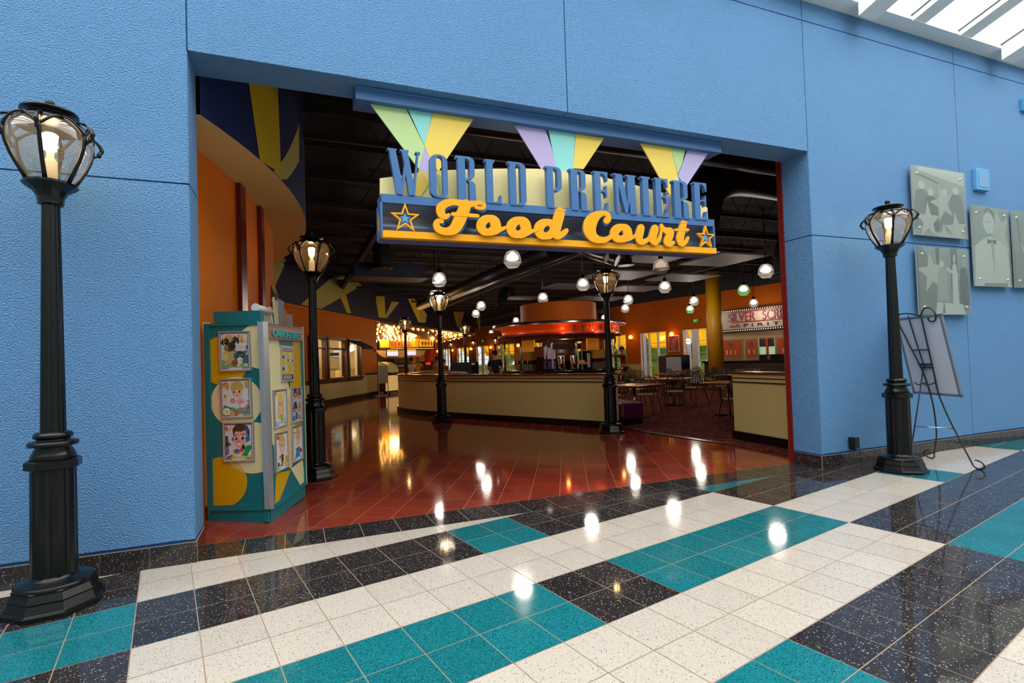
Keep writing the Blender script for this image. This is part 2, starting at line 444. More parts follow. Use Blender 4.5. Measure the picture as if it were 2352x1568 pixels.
for x0, x1 in glz: Gz.quad((x0 - 0.04, -0.19, roof(-0.19) + 0.03), (x1 + 0.04, -0.19, roof(-0.19) + 0.03), (x1 + 0.04, Yb, roof(Yb) + 0.03), (x0 - 0.04, Yb, roof(Yb) + 0.03))
sk = struct(Gz.build('window_1', mat('skylight_glazing', (250, 252, 255), 0.4, emit=((255, 252, 246), SKYLIGHT_GLOW))))
Sb = MB()
for x0, x1 in glz:
    for dx in (0.012, 0.03):
        Sb.loft([[(x1 - dx - 0.006, y, roof(y) + 0.02) , (x1 - dx + 0.002, y, roof(y) + 0.02), (x1 - dx + 0.002, y, roof(y) + 0.005), (x1 - dx - 0.006, y, roof(y) + 0.005)] for y in (-0.19, Yb)])
struct(Sb.build('trim_3', mat('gasket', (70, 74, 76), 0.5)))
# unseen corridor walls, added solid so the skylight dominates and sun stays outside
Ow = MB(); Ow.box(-7, 15.7, -9.9, -9.7, 0, 8.6); Ow.box(-7.1, -7, -9.9, 0.3, 0, 5.7); Ow.box(15.7, 15.8, -9.9, 0.3, 0, 8.6)
for i in range(6): Ow.box(-6 + i * 3.6, -5.7 + i * 3.6, -9.7, -9.55, 0, 6)
struct(Ow.build('wall_unseen', mat('unseen_wall_grey', (150, 160, 160), 0.7)))
# ================================================================== SIGN
SY = 0.02
def z5(x, y): return (800 + x / 2.6133, 190 + y / 2.6133)
def z6(x, y): return (880 + x / 3.919, 200 + y / 3.919)
def z7(x, y): return (1250 + x / 4.48, 250 + y / 4.48)
NY = (0, -1, 0)
def P5(pts, Y): return [hY(*z5(*p), Y) for p in pts]
sign = thing('hanging_sign', 'big blue and yellow WORLD PREMIERE Food Court sign hanging in the wide opening', 'sign', (3.3, 0.12, 2.47))
# header beam the sign hangs from
B = MB(); B.box(1.25, 5.34, 0.115, 0.34, 3.70, 3.819); B.box(1.25, 5.34, 0.10, 0.13, 3.79, 3.819)
B.build('header_beam', M_signblue, sign, 0.006)
# box: top band, left and right ends, floor, cove
XL, XR = 1.462, 5.125
zb = lambda x: 2.447 + (x - XL) * 0.0155      # top edge of the yellow ledge rises as measured
B = MB(); B.plate(P5([(195, 664), (2197, 822), (2197, 862), (203, 716)], SY), NY, 0.21)
b0 = hY(*z5(203, 716), SY); b1 = hY(*z5(210, 883), SY); r0 = hY(*z5(2197, 862), SY); r1 = hY(*z5(2197, 990), SY)
lb = hY(*z5(210, 925), SY); rb = hY(*z5(2210, 1025), SY)
B.plate([(lb.x - 0.02, SY, b0.z), (lb.x, SY, b0.z), (lb.x, SY, lb.z), (lb.x - 0.02, SY, lb.z)], NY, 0.21)
B.plate([(r0.x - 0.015, SY, r0.z + 0.01), (r0.x + 0.005, SY, r0.z + 0.01), (r0.x + 0.005, SY, r1.z), (r0.x - 0.015, SY, r1.z)], NY, 0.21)
B.build('sign_box', M_signblue, sign)
B = MB(); B.smooth = True
rows = []
for i in range(9):
    t = i / 8; yy = SY + 0.03 + 0.15 * math.sin(t * PI) ** 0.7 if 0 < i < 8 else SY + 0.03
    rows.append([(lb.x, yy, b0.z + 0.005 + (lb.z + 0.02 - b0.z) * t), (r0.x, yy, r0.z + 0.005 + (rb.z + 0.02 - r0.z) * t)])
B.loft(rows, False, False); B.build('cove', M_signcove, sign)
B = MB(); B.plate(P5([(210, 883), (2210, 992), (2210, 1025), (210, 925)], SY - 0.055), NY, 0.07)
B.build('yellow_ledge', M_signyel, sign)
B = MB(); q = P5([(210, 925), (2210, 1025)], SY)
B.loft([[(q[0].x, SY - 0.05, q[0].z - 0.002), (q[1].x, SY - 0.05, q[1].z - 0.002), (q[1].x, SY + 0.235, q[1].z - 0.002), (q[0].x, SY + 0.235, q[0].z - 0.002)],
        [(q[0].x, SY - 0.05, q[0].z + 0.012), (q[1].x, SY - 0.05, q[1].z + 0.012), (q[1].x, SY + 0.235, q[1].z + 0.012), (q[0].x, SY + 0.235, q[0].z + 0.012)]])
B.plate([(q[0].x, SY + 0.235, b0.z + 0.05), (q[1].x, SY + 0.235, r0.z + 0.08), (q[1].x, SY + 0.235, q[1].z), (q[0].x, SY + 0.235, q[0].z)], NY, 0.01)
B.build('box_bottom', mat('sign_under', (88, 98, 150), 0.5), sign)
arch = cr([(190, 573), (320, 556), (480, 532), (700, 520), (900, 515), (1180, 518), (1430, 548), (1600, 583), (1800, 635), (2000, 695), (2155, 748)], 4)
B = MB(); B.plate(P5(arch + [(2160, 830), (190, 675)], 0.145), NY, 0.02); B.build('cream_arch', M_signcream, sign)
# coloured search-light beams
cG, cT, cY_, cP = mat('beam_green', (186, 216, 150), 0.5), mat('beam_aqua', (140, 218, 214), 0.5), mat('beam_yellow', (240, 208, 90), 0.5), mat('beam_lilac', (184, 172, 218), 0.5)
beams = [(cG, 0, [(105, 90), (330, 122), (458, 382), (425, 515), (405, 495)]), (cT, 0, [(345, 128), (515, 148), (458, 378)]), (cY_, 0, [(518, 148), (775, 183), (540, 535), (490, 440), (458, 378)]),
         (cP, 0, [(458, 382), (492, 442), (488, 600), (424, 512)]), (cY_, 1, [(424, 512), (488, 600), (436, 682), (400, 678)]), (cG, 1, [(530, 548), (558, 560), (604, 690), (560, 690)]),
         (cP, 0, [(975, 218), (1165, 243), (1203, 335), (1238, 450), (1250, 505), (1160, 518)]), (cT, 0, [(1195, 245), (1362, 267), (1352, 515), (1338, 755), (1306, 755), (1240, 470)]), (cY_, 0, [(1366, 275), (1558, 298), (1413, 517), (1352, 512)]),
         (cY_, 0, [(1730, 322), (1925, 350), (1978, 560), (1945, 665), (1930, 675), (1880, 590)]), (cG, 0, [(1925, 350), (2031, 365), (2005, 480), (1978, 548)]), (cP, 0, [(2050, 368), (2185, 385), (2022, 632), (1980, 556)]),
         (cT, 0, [(1979, 556), (1992, 600), (1948, 665)]), (cP, 1, [(1925, 675), (1948, 700), (1912, 795), (1893, 785)])]
for i, (m_, front, p) in enumerate(beams):
    B = MB(); B.plate(P5(p, (0.135 if front else 0.175) - 0.0004 * i), NY, 0.012); B.build('light_beam_panel', m_, sign)
# --- WORLD PREMIERE : condensed slab letters, unit box glyphs (x 0..1, y 0..1 upwards)
def arc(cx, cy, rx, ry, a0, a1, n=10): return [(cx + rx * math.cos(math.radians(a0 + (a1 - a0) * i / n)), cy + ry * math.sin(math.radians(a0 + (a1 - a0) * i / n))) for i in range(n + 1)]
s = 0.055
def Dsh(x0, x1, y0, y1, r=0.12, rx=0.3): return [(x0, y0)] + arc(x1 - rx, y0 + r, rx, r, -90, 0, 6) + arc(x1 - rx, y1 - r, rx, r, 0, 90, 6) + [(x0, y1)]
GL = {
 'O': [(arc(.5, .85, .5, .15, 0, 180) + arc(.5, .15, .5, .15, 180, 360), [arc(.54, .88, .19, .08, 0, 180, 6) + arc(.54, .12, .19, .08, 180, 360, 6)])],
 'R': [([(0, 1 - s)] + [(0, 1)] + Dsh(.1, .9, .47, 1)[1:-1][::-1][::-1][7:] [:0] + [(.6, 1)] + arc(.6, .88, .3, .12, 90, 0, 6) + arc(.6, .60, .3, .10, 0, -90, 6) + arc(.62, .36, .3, .10, 90, 0, 6) + [(.95, .03), (1, .03), (1, 0), (.62, 0), (.62, .42), (.55, .465), (.47, .465), (.47, 0), (.08, 0), (.08, 1 - s)],
        [[(.43, .96), (.58, .94), (.65, .9), (.65, .58), (.58, .52), (.43, .5)]])],
 'L': [([(0, 1), (.6, 1), (.6, 1 - s), (.48, 1 - s), (.48, .035), (.68, .04), (.85, .10), (.9, .2), (1, .2), (1, 0), (.08, 0), (.08, 1 - s), (0, 1 - s)], [])],
 'D': [([(0, 1), (.5, 1)] + arc(.6, .86, .38, .14, 90, 0, 6) + arc(.6, .14, .38, .14, 0, -90, 6) + [(.08, 0), (.08, 1 - s), (0, 1 - s)], [[(.42, .96), (.58, .95), (.68, .90), (.68, .10), (.58, .04), (.42, .035)]])],
 'P': [([(0, 1), (.55, 1)] + arc(.68, .87, .32, .13, 90, 0, 6) + arc(.68, .53, .32, .11, 0, -90, 6) + [(.48, .42), (.48, 0), (.08, 0), (.08, 1 - s), (0, 1 - s)], [[(.46, .96), (.64, .95), (.73, .90), (.73, .53), (.64, .46), (.46, .455)]])],
 'E': [([(0, 1), (1, 1), (1, .80), (.93, .80), (.80, .93), (.66, 1 - s), (.48, 1 - s), (.48, .54), (.68, .53), (.8, .47), (.8, .42), (.93, .40), (.93, .62), (.8, .60), (.8, .58), (.48, .57), (.48, .045), (.7, .05), (.86, .12), (.93, .24), (1, .24), (1, 0), (.08, 0), (.08, 1 - s), (0, 1 - s)], [])],
 'I': [([(0, 1), (1, 1), (1, 1 - s), (.82, 1 - s), (.82, .03), (1, .03), (1, 0), (.1, 0), (.1, .03), (.18, .03), (.18, 1 - s), (0, 1 - s)], [])],
 'M': [([(0, 1), (.38, 1), (.61, .25), (.64, .96), (.55, .96), (.55, 1), (1, 1), (1, .96), (.95, .96), (1, .03), (1, 0), (.72, 0), (.70, .35), (.585, .02), (.50, .02), (.235, .70), (.22, 0), (.12, 0), (.10, .96), (0, .96)], [])],
 'W': [([(0, 1), (.28, 1), (.28, .965), (.25, .965), (.42, .28), (.50, .70), (.43, .96), (.37, .96), (.38, 1), (.64, 1), (.64, .965), (.61, .965), (.78, .25), (.90, .95), (.85, .95), (.85, .985), (1, .985), (1, .95), (.95, .95), (.80, 0), (.62, 0), (.54, .45), (.43, 0), (.25, 0), (.05, .965), (0, .965)], [])],
}
GL['E'] = [([(0, 1), (1, 1), (1, .78), (.92, .78), (.84, .90), (.66, .955), (.48, .955), (.48, .54), (.78, .54), (.84, .60), (.84, .66), (.94, .66), (.94, .38), (.84, .38), (.84, .44), (.78, .50), (.48, .50), (.48, .045), (.70, .05), (.84, .12), (.92, .24), (1, .24), (1, 0), (.08, 0), (.08, .955), (0, .955)], [])]
letters = [('W', z6(38, 545), z6(345, 968)), ('O', z6(418, 595), z6(588, 990)), ('R', z6(655, 612), z6(850, 1022)), ('L', z6(915, 645), z6(1070, 1040)), ('D', z6(1122, 665), z6(1298, 1060)),
           ('P', z7(12, 585), z7(190, 1015)), ('R', z7(258, 612), z7(455, 1040)), ('E', z7(505, 635), z7(665, 1052)), ('M', z7(708, 660), z7(955, 1078)), ('I', z7(993, 690), z7(1100, 1088)),
           ('E', z7(1133, 705), z7(1285, 1105)), ('R', z7(1320, 732), z7(1503, 1122)), ('E', z7(1533, 750), z7(1682, 1135))]
for ch, (xa, ya), (xb, yb) in letters:
    A = hY(xa, ya, SY - 0.01); Bq = hY(xb, yb, SY - 0.01); B = MB()
    for outl, holes in GL[ch]:
        f_ = lambda p: (A.x + (Bq.x - A.x) * p[0], SY - 0.01, Bq.z - 0.012 + (A.z - Bq.z + 0.012) * p[1])
        B.plate([f_(p) for p in outl], NY, 0.05, [[f_(p) for p in h] for h in holes])
    B.build('letter', M_signblue, sign)
# --- Food Court : brush script from strokes (x, y, width)
def script(name, strokes, fn, sc):
    for layer in (0, 1):
        B = MB() if layer == 0 else B
        Yf = SY - 0.030 if layer == 0 else SY - 0.085
        off = Vector((0.026, 0, -0.006)) if layer == 0 else Vector((0, 0, 0))
        B.m(0 if layer == 0 else 1); k = 0
        for st in strokes:
            pts = cr(st, 7)
            P = [(hY(*fn(p[0], p[1]), SY - 0.085), p[2] * 0.5 / sc) for p in pts]
            # width in metres: pixel width times depth / focal
            P = [(c, r_ * (c - CAM).dot(RZ) / FPX * 1.12) for c, r_ in P]
            for i, (c, r_) in enumerate(P):
                d = (P[min(i + 1, len(P) - 1)][0] - P[max(i - 1, 0)][0]); d.y = 0
                if d.length < 1e-6: continue
                k += 1; yy = Yf - 0.00006 * k
                cc = Vector((c.x, yy, c.z)) + off
                B.plate([(cc.x + r_ * math.cos(2 * PI * j / 18), yy, cc.z + r_ * math.sin(2 * PI * j / 18)) for j in range(18)], NY, 0.02)
                if i + 1 < len(P):
                    c2, r2 = P[i + 1]; e = Vector((c2.x - c.x, 0, c2.z - c.z))
                    if e.length < 1e-6: continue
                    e.normalize(); nn = Vector((-e.z, 0, e.x)); c3 = Vector((c2.x, yy, c2.z)) + off; yy2 = yy - 0.00003
                    q_ = [cc + nn * r_, c3 + nn * r2, c3 - nn * r2, cc - nn * r_]
                    B.plate([(v.x, yy2, v.z) for v in q_], NY, 0.02)
    B.build('letter', [M_signblue, M_signyel], sign)
def ring(cx, cy, rx, ry, wl, wr, tilt=0.0):
    out = []
    for i in range(13):
        a = 2 * PI * i / 12; wv = wl + (wr - wl) * (0.5 + 0.5 * math.cos(a)); wv = wv * (0.72 + 0.28 * abs(math.cos(a)))
        px_ = cx + (rx) * math.cos(a) - tilt * ry * math.sin(a) * -1 * 0; out.append((cx + rx * math.cos(a) + tilt * (-math.sin(a)) * ry * -1, cy - ry * math.sin(a), wv))
    return out
script('F', [[(590, 1150, 30), (560, 1165, 45), (525, 1140, 66), (520, 1085, 72), (570, 1045, 60), (650, 1035, 50), (740, 1055, 62), (800, 1050, 48), (860, 1040, 34), (905, 1052, 30), (905, 1082, 30), (870, 1090, 26), (835, 1080, 26)],
             [(745, 1060, 88), (715, 1130, 96), (680, 1210, 98), (640, 1275, 86), (570, 1300, 62), (500, 1280, 60), (478, 1235, 52), (495, 1205, 40), (530, 1210, 30)],
             [(625, 1143, 30), (740, 1150, 30), (850, 1160, 28)]], z6, 3.919)
script('o', [ring(950, 1243, 68, 62, 78, 82, 0.12), [(1000, 1205, 40), (985, 1225, 44), (1000, 1250, 50)], [(1010, 1300, 50), (1060, 1280, 34), (1115, 1258, 22)]], z6, 3.919)
script('o', [ring(1222, 1262, 70, 64, 82, 84, 0.12), [(1270, 1222, 40), (1252, 1245, 44), (1270, 1270, 50)], [(1280, 1318, 50), (1330, 1300, 34), (1390, 1280, 22)]], z6, 3.919)
script('d', [ring(1470, 1278, 68, 62, 84, 70, 0.12), [(1592, 1130, 86), (1572, 1200, 88), (1552, 1280, 88), (1560, 1330, 72), (1600, 1330, 50), (1650, 1290, 34)], [(1560, 1105, 14), (1635, 1108, 14)]], z6, 3.919)
script('C', [[(640, 1150, 56), (662, 1125, 62), (650, 1085, 50), (600, 1072, 46), (530, 1105, 88), (480, 1170, 128), (468, 1245, 130), (500, 1310, 100), (560, 1345, 66), (630, 1345, 50), (690, 1310, 38), (725, 1280, 30)]], z7, 4.48)
script('o', [ring(795, 1278, 72, 62, 88, 84, 0.12), [(846, 1238, 44), (830, 1262, 46), (850, 1285, 50)], [(860, 1335, 50), (900, 1325, 34), (940, 1300, 26)]], z7, 4.48)
script('u', [[(1000, 1225, 74), (985, 1280, 80), (975, 1330, 80), (1000, 1365, 60), (1050, 1355, 44), (1095, 1320, 34)], [(1142, 1232, 76), (1125, 1290, 80), (1115, 1340, 78), (1145, 1372, 56), (1185, 1340, 34), (1202, 1290, 22)]], z7, 4.48)
script('r', [[(1140, 1370, 14), (1185, 1320, 18), (1210, 1250, 26), (1210, 1195, 30)], [(1212, 1215, 40), (1250, 1250, 56), (1300, 1262, 72), (1285, 1320, 80), (1262, 1370, 66), (1290, 1392, 46), (1330, 1375, 34)]], z7, 4.48)
script('t', [[(1438, 1185, 66), (1420, 1250, 76), (1400, 1330, 82), (1415, 1380, 64), (1455, 1370, 40), (1482, 1325, 26)], [(1350, 1243, 22), (1480, 1243, 26)], [(1408, 1172, 10), (1470, 1165, 10)]], z7, 4.48)
# stars
def starpts(cx, cz, r, Y, inner=0.40, rot=0.0):
    return [(cx + r * (1 if i % 2 == 0 else inner) * math.cos(PI / 2 + i * PI / 5 + rot), Y, cz + r * (1 if i % 2 == 0 else inner) * math.sin(PI / 2 + i * PI / 5 + rot)) for i in range(10)]
for (px_, py_, rr) in ((340, 815, 92), (2141, 930, 72)):
    c = hY(*z5(px_, py_), SY - 0.03); r_ = rr / 2.6133 * (c - CAM).dot(RZ) / FPX
    B = MB(); B.m(0).plate(starpts(c.x, c.z, r_, SY - 0.05), NY, 0.03, [list(reversed(starpts(c.x, c.z, r_ * 0.72, SY - 0.05)))])
    B.m(1).plate(starpts(c.x, c.z, r_ * 0.78, SY - 0.03), NY, 0.02); B.m(2).plate(starpts(c.x, c.z, r_ * 0.38, SY - 0.036), NY, 0.01)
    B.build('star', [M_signyel, M_signblue, mat('star_core', (96, 152, 200), 0.4)], sign)
B = MB(); xs_ = lb.x - 0.022
B.plate([(xs_, SY + 0.105 + 0.05 * math.cos(PI / 2 + i * PI / 5) * (1 if i % 2 == 0 else .4), 2.63 + 0.09 * math.sin(PI / 2 + i * PI / 5) * (1 if i % 2 == 0 else .4)) for i in range(10)], (-1, 0, 0), 0.02)
B.build('star', M_signyel, sign)
for x_ in (1.9, 3.25, 4.7):
    B = MB(); B.tube([(x_, 0.215, 2.95), (x_, 0.215, 3.72)], 0.012); B.build('hanger_rod', M_signblue, sign)

# ================================================================== STREET LAMPS
M_lglass = lanternglass('lantern_glass', (255, 248, 240), 0.06)
M_bulb = mat('lantern_bulb', (255, 236, 190), 0.4, emit=((255, 214, 140), 26.0))
M_sleeve = mat('candle_sleeve', (236, 226, 196), 0.5, emit=((255, 206, 130), 0.35))
def make_lamp(name='street_lamp'):
    t = thing(name, 'lamp', 'street lamp', (0, 0, 0), 'black post lanterns')
    R8 = PI / 8
    B = MB()
    B.lathe([(.252, 0), (.252, .03), (.238, .034), (.215, .085), (.222, .09), (.200, .135), (.205, .14), (.198, .148)], 8, smooth=False, rot=R8)
    B.lathe([(.198, .146), (.19, .165), (.15, .172), (.122, .185), (.115, .20)], 24, rot=R8); B.build('base', M_black, t, 0.003)
    B = MB()
    pr = []
    for z in (.185, .84):
        ring_ = []
        for i in range(48):
            a = 2 * PI * i / 48; k = i % 6
            r_ = (0.116 if z < .5 else .112) * (0.93 if k == 0 else 1.0) / (math.cos(((a + R8) % (PI / 4)) - PI / 8) ** 0.6) * 0.97
            ring_.append((r_ * math.cos(a), r_ * math.sin(a), z))
        pr.append(ring_)
    B.loft(pr); B.build('column', M_black, t)
    B = MB(); B.lathe([(.125, .835), (.142, .842), (.142, .885), (.128, .893)], 8, smooth=False, rot=R8)
    B.lathe([(.12, .89), (.108, .925), (.088, .965), (.092, .97), (.125, .975), (.128, .995), (.118, 1.003), (.085, 1.008), (.085, 1.02), (.098, 1.025), (.1, 1.04), (.09, 1.055), (.066, 1.062)], 24); B.build('collar', M_black, t)
    B = MB(); rg = []
    for z, r0 in ((1.05, .064), (2.47, .046)):
        rg.append([((r0 * (0.9 if i % 4 == 0 else 1)) * math.cos(2 * PI * i / 32), (r0 * (0.9 if i % 4 == 0 else 1)) * math.sin(2 * PI * i / 32), z) for i in range(32)])
    B.loft(rg); B.build('pole', M_black, t)
    B = MB(); B.lathe([(.056, 2.462), (.066, 2.466), (.066, 2.48), (.07, 2.51), (.088, 2.545), (.125, 2.572), (.140, 2.582), (.140, 2.596), (.120, 2.60)], 12, smooth=False, rot=PI / 12); B.build('cup', M_black, t)
    prof = [(.112, 2.60), (.145, 2.66), (.182, 2.73), (.208, 2.80), (.219, 2.86), (.216, 2.905), (.198, 2.945), (.165, 2.975), (.13, 2.99)]
    B = MB(); B.lathe(prof, 32, caps=False); B.build('glass_globe', M_lglass, t)
    # cage: six leaf ribs with loops at the shoulder
    for k in range(6):
        a = 2 * PI * k / 6 + PI / 6; ca, sa = math.cos(a), math.sin(a)
        B = MB(); pts = [((r_ + .006) * ca, (r_ + .006) * sa, z) for r_, z in prof[:6]]
        B.tube(pts, [.013, .012, .011, .011, .011, .010], 6)
        for sgn in (-1, 1):
            cp = []
            for j in range(9):
                t_ = j / 8; ang = a + sgn * (PI / 6) * t_; zz = 2.885 + .085 * math.sin(t_ * PI / 2); rr = .222 - .035 * t_ ** 2
                cp.append((rr * math.cos(ang), rr * math.sin(ang), zz))
            B.tube(cp, .0085, 6)
        lp = [((.224 + .052 * math.sin(PI * j / 8) ) * ca, (.224 + .052 * math.sin(PI * j / 8)) * sa, 2.83 + .13 * j / 8) for j in range(9)]
        B.tube(lp, [.006 + .006 * math.sin(PI * j / 8) for j in range(9)], 6)
        B.tube([lp[-1], ((.19) * ca, .19 * sa, 2.975), (.165 * ca, .165 * sa, 2.955)], .009, 6)
        for j in (3, 5): B.sphere(lp[j - 1], .014, 1, 1, 1.5, 8, 5)
        B.build('cage_rib', M_black, t)
    B = MB(); B.lathe([(.178, 2.952), (.184, 2.962), (.162, 2.985), (.122, 3.012), (.112, 3.018), (.112, 3.03), (.146, 3.034), (.146, 3.046), (.118, 3.054), (.07, 3.064), (.035, 3.068), (.024, 3.075)], 32, caps=True)
    lc_ = B.build('lantern_cap', M_black, t)
    B = MB(); B.lathe([(.02, 3.07), (.024, 3.078), (.017, 3.085), (.027, 3.098), (.024, 3.115), (.010, 3.126), (.002, 3.128)], 16); B.build('finial', M_black, lc_)
    B = MB(); B.lathe([(.036, 2.60), (.036, 2.735), (.03, 2.745), (.020, 2.765), (.020, 2.80)], 16); cs_ = B.build('candle_sleeve', M_sleeve, t)
    B = MB(); B.lathe([(.018, 2.80), (.032, 2.81), (.036, 2.86), (.042, 2.905), (.03, 2.915), (.004, 2.918)], 16); B.build('bulb', M_bulb, cs_)
    return t
lamp0 = make_lamp()
LP = [((-.694, -.41), 'black street lamp in front of the blue wall left of the opening', 0), ((7.2, -.475), 'black street lamp right of the opening, beside the wire easel', .2),
      ((.951, 2.496), 'black street lamp just inside the opening beside the caricature kiosk', .35), ((6.227, 3.795), 'black street lamp before the right end of the low cream wall', .5),
      ((3.929, 7.184), 'black street lamp before the curved left part of the low cream wall', .45), ((4.52, 13.87), 'distant street lamp standing before the bulb-lit marquee', .1),
      ((7.83, 16.99), 'distant street lamp rising behind the dark cashier screen, largest of those there', .3), (tuple(depth_pt(1036, 800, 43.5))[:2], 'tiny far street lamp in front of the leftmost orange-shaded windows', 0),
      (tuple(depth_pt(1087, 800, 40.5))[:2], 'tiny far street lamp beside the dark poster between far windows', 0), (tuple(depth_pt(1138, 800, 37.5))[:2], 'small far street lamp just left of the beverage bar canopy', 0)]
for i, ((x_, y_), lab, rz) in enumerate(LP):
    if i == 0:
        lamp0.location = (x_, y_, 0); lamp0['label'] = lab; L_ = lamp0; lamp0.rotation_euler = (0, 0, 0.12)
    else: L_ = dup(lamp0, (x_, y_, 0), rz, lab, 'black post lanterns')
    pointlight('lantern_light', (x_, y_, 2.86), LANTERN_W, (1.0, 0.66, 0.32), 0.04)
# junction box by the right lamp
B = MB(); B.box(7.02, 7.10, -.10, -.018, .21, .34); B.box(7.03, 7.06, -.085, -.018, .19, .21); tag(B.build('junction_box', M_gblk, None, .004), 'small black box low on the blue wall behind the right street lamp', 'electrical box')

# ================================================================== WALL PHOTO PANELS
def disc(c, r, Y, n=16, sx=1, sz=1): return [(c[0] + r * sx * math.cos(2 * PI * i / n), Y, c[1] + r * sz * math.sin(2 * PI * i / n)) for i in range(n)]
def photo_panel(x0, x1, z0, z1, label, art):
    t = thing('photo_panel', label, 'wall picture', ((x0 + x1) / 2, -0.03, z0), 'black and white photo panels')
    B = MB(); B.box(x0, x1, -.062, -.045, z0, z1); B.build('backing_board', [mat('photo_grey', (152, 162, 159), 0.45)], t)
    cols = {'l': mat('photo_light', (222, 224, 218), .6), 'm': mat('photo_mid', (172, 180, 177), .6), 'd': mat('photo_dark', (58, 70, 68), .6), 'k': mat('photo_shadow', (108, 118, 115), .6), 's': mat('photo_star', (204, 198, 195), .6), 'g': mat('photo_floor', (142, 144, 143), .6)}
    B = MB(); keys = list(cols); W_, H_ = x1 - x0, z1 - z0
    for i, (k, pts) in enumerate(art):
        P = [(x0 + W_ * min(1, max(0, p[0])), -.0625 - .0003 * (i + 1), z0 + H_ * min(1, max(0, p[1]))) for p in pts]
        B.m(keys.index(k)).plate(P, NY, .0004)
    B.build('photograph', [cols[k] for k in keys], t)
    B = MB(); B.box(x0 - .004, x1 + .004, -.080, -.072, z0 - .004, z1 + .004); B.build('acrylic_sheet', glassmat('acrylic', (246, 250, 248), 0.03), t)
    for sx in (x0 + .1, x1 - .1):
        for sz in (z0 + .1, z1 - .1):
            B = MB(); B.tube([(sx, 0.0, sz), (sx, -.086, sz)], .016, 12); B.build('standoff', M_chrome, t)
def st2(cx, cy, r, asp=1.0, rot=0): return [(cx + r * (1 if i % 2 == 0 else .4) * math.cos(PI / 2 + i * PI / 5 + rot), cy + asp * r * (1 if i % 2 == 0 else .4) * math.sin(PI / 2 + i * PI / 5 + rot)) for i in range(10)]
def el(cx, cy, rx, ry, n=14): return [(cx + rx * math.cos(2 * PI * i / n), cy + ry * math.sin(2 * PI * i / n)) for i in range(n)]
def fig(cx, y0, h, w_, col, head='l'):
    return [(col, [(cx - w_, y0), (cx - w_ * .9, y0 + h * .55), (cx - w_ * .7, y0 + h * .78), (cx, y0 + h * .84), (cx + w_ * .7, y0 + h * .78), (cx + w_ * .9, y0 + h * .55), (cx + w_, y0)]), (head, el(cx, y0 + h * .91, w_ * .38, h * .09))]
photo_panel(8.42, 9.57, 2.895, 3.825, 'upper square photo panel with large stars over a seated crowd', [('m', [(0, .55), (1, .72), (1, 1), (0, 1)]), ('l', [(.1, .95), (1, .8), (1, 1), (.1, 1)])] + fig(.17, .1, .7, .16, 'k') + fig(.33, .08, .62, .14, 'd') + fig(.60, .1, .62, .13, 'k') + fig(.82, .15, .62, .16, 'k') +
            [('s', st2(.26, .22, .24, 1.2)), ('s', st2(.55, .50, .24, 1.2, .3)), ('s', st2(.8, .12, .24, 1.2, .1)), ('s', st2(.55, -.02, .2, 1.2)), ('d', [(.12, .88), (.5, .78), (.5, .80), (.12, .90)])])
photo_panel(8.44, 9.56, 1.84, 2.745, 'lower square photo panel showing standing figures, one in a white gown', [('k', [(0, .0), (.3, 0), (.4, .6), (.1, 1), (0, 1)]), ('d', [(.38, .5), (.44, 1), (.36, 1)]), ('d', [(.62, .1), (.66, 1), (.78, 1), (.8, .1)]), ('g', [(.6, 0), (1, 0), (1, .35), (.6, .38)]), ('s', st2(.27, .62, .27, 1.2, .15))] +
            fig(.47, .2, .62, .10, 'm') + fig(.72, .1, .82, .06, 'l') + fig(.9, .15, .7, .1, 'd', 'm') + [('l', [(.3, .0), (.9, .0), (.85, .16), (.35, .18)]), ('k', [(.44, .02), (.47, .25), (.5, .02)]), ('l', [(.55, .72), (.78, .62), (.78, .58), (.56, .66)])])
photo_panel(9.705, 10.595, 2.245, 3.39, 'tall photo panel of a person in a pale dinner jacket and bow tie', [('m', [(0, 0), (1, 0), (1, .6), (0, .5)]), ('s', st2(.75, .7, .4, .9, .2)), ('l', [(.02, 0), (.06, .50), (.3, .60), (.5, .64), (.72, .58), (.95, .5), (1, 0)]), ('m', [(.48, .6), (.56, .12), (.58, .6)]), ('l', el(.45, .80, .15, .135)), ('d', [(.40, .60), (.40, .53), (.52, .565), (.64, .53), (.64, .60), (.52, .575)]), ('k', [(.36, .92), (.45, .97), (.56, .92), (.58, .85), (.60, .95), (.45, 1), (.33, .95)]), ('d', [(.39, .81), (.43, .81), (.43, .82), (.39, .82)]), ('d', [(.48, .81), (.52, .81), (.52, .82), (.48, .82)]), ('g', [(.25, .04), (.9, .05), (.9, .0), (.25, 0)])])
photo_panel(10.71, 11.85, 2.245, 3.39, 'rightmost photo panel, cut by the right picture edge, grey lower half', [('g', [(0, 0), (1, 0), (1, .62), (0, .45)]), ('k', [(.1, .9), (.14, .9), (.2, .5), (.16, .5)]), ('l', [(.15, .6), (.25, .45), (.28, .5)])] + fig(.4, .3, .5, .1, 'm'))
for (x0, x1, z0, z1, l) in ((9.90, 10.22, 3.637, 3.947, 'small square blue louvre box on the wall above the photo panels'), (11.24, 11.6, 4.98, 5.17, 'blue box high on the wall at the right picture edge')):
    t = thing('wall_speaker', l, 'wall speaker', ((x0 + x1) / 2, -.03, z0))
    B = MB(); B.box(x0, x1, -.055, -.0, z0, z1); B.build('housing', M_stucco if 0 else mat('speaker_blue', (84, 160, 214), .5), t, .008)
    B = MB(); B.box(x0 + .045, x1 - .045, -.060, -.05, z0 + .045, z1 - .045)
    B.build('grille', mat('speaker_grille', (112, 156, 200), .6, bump=(300, .6, .004)), t)

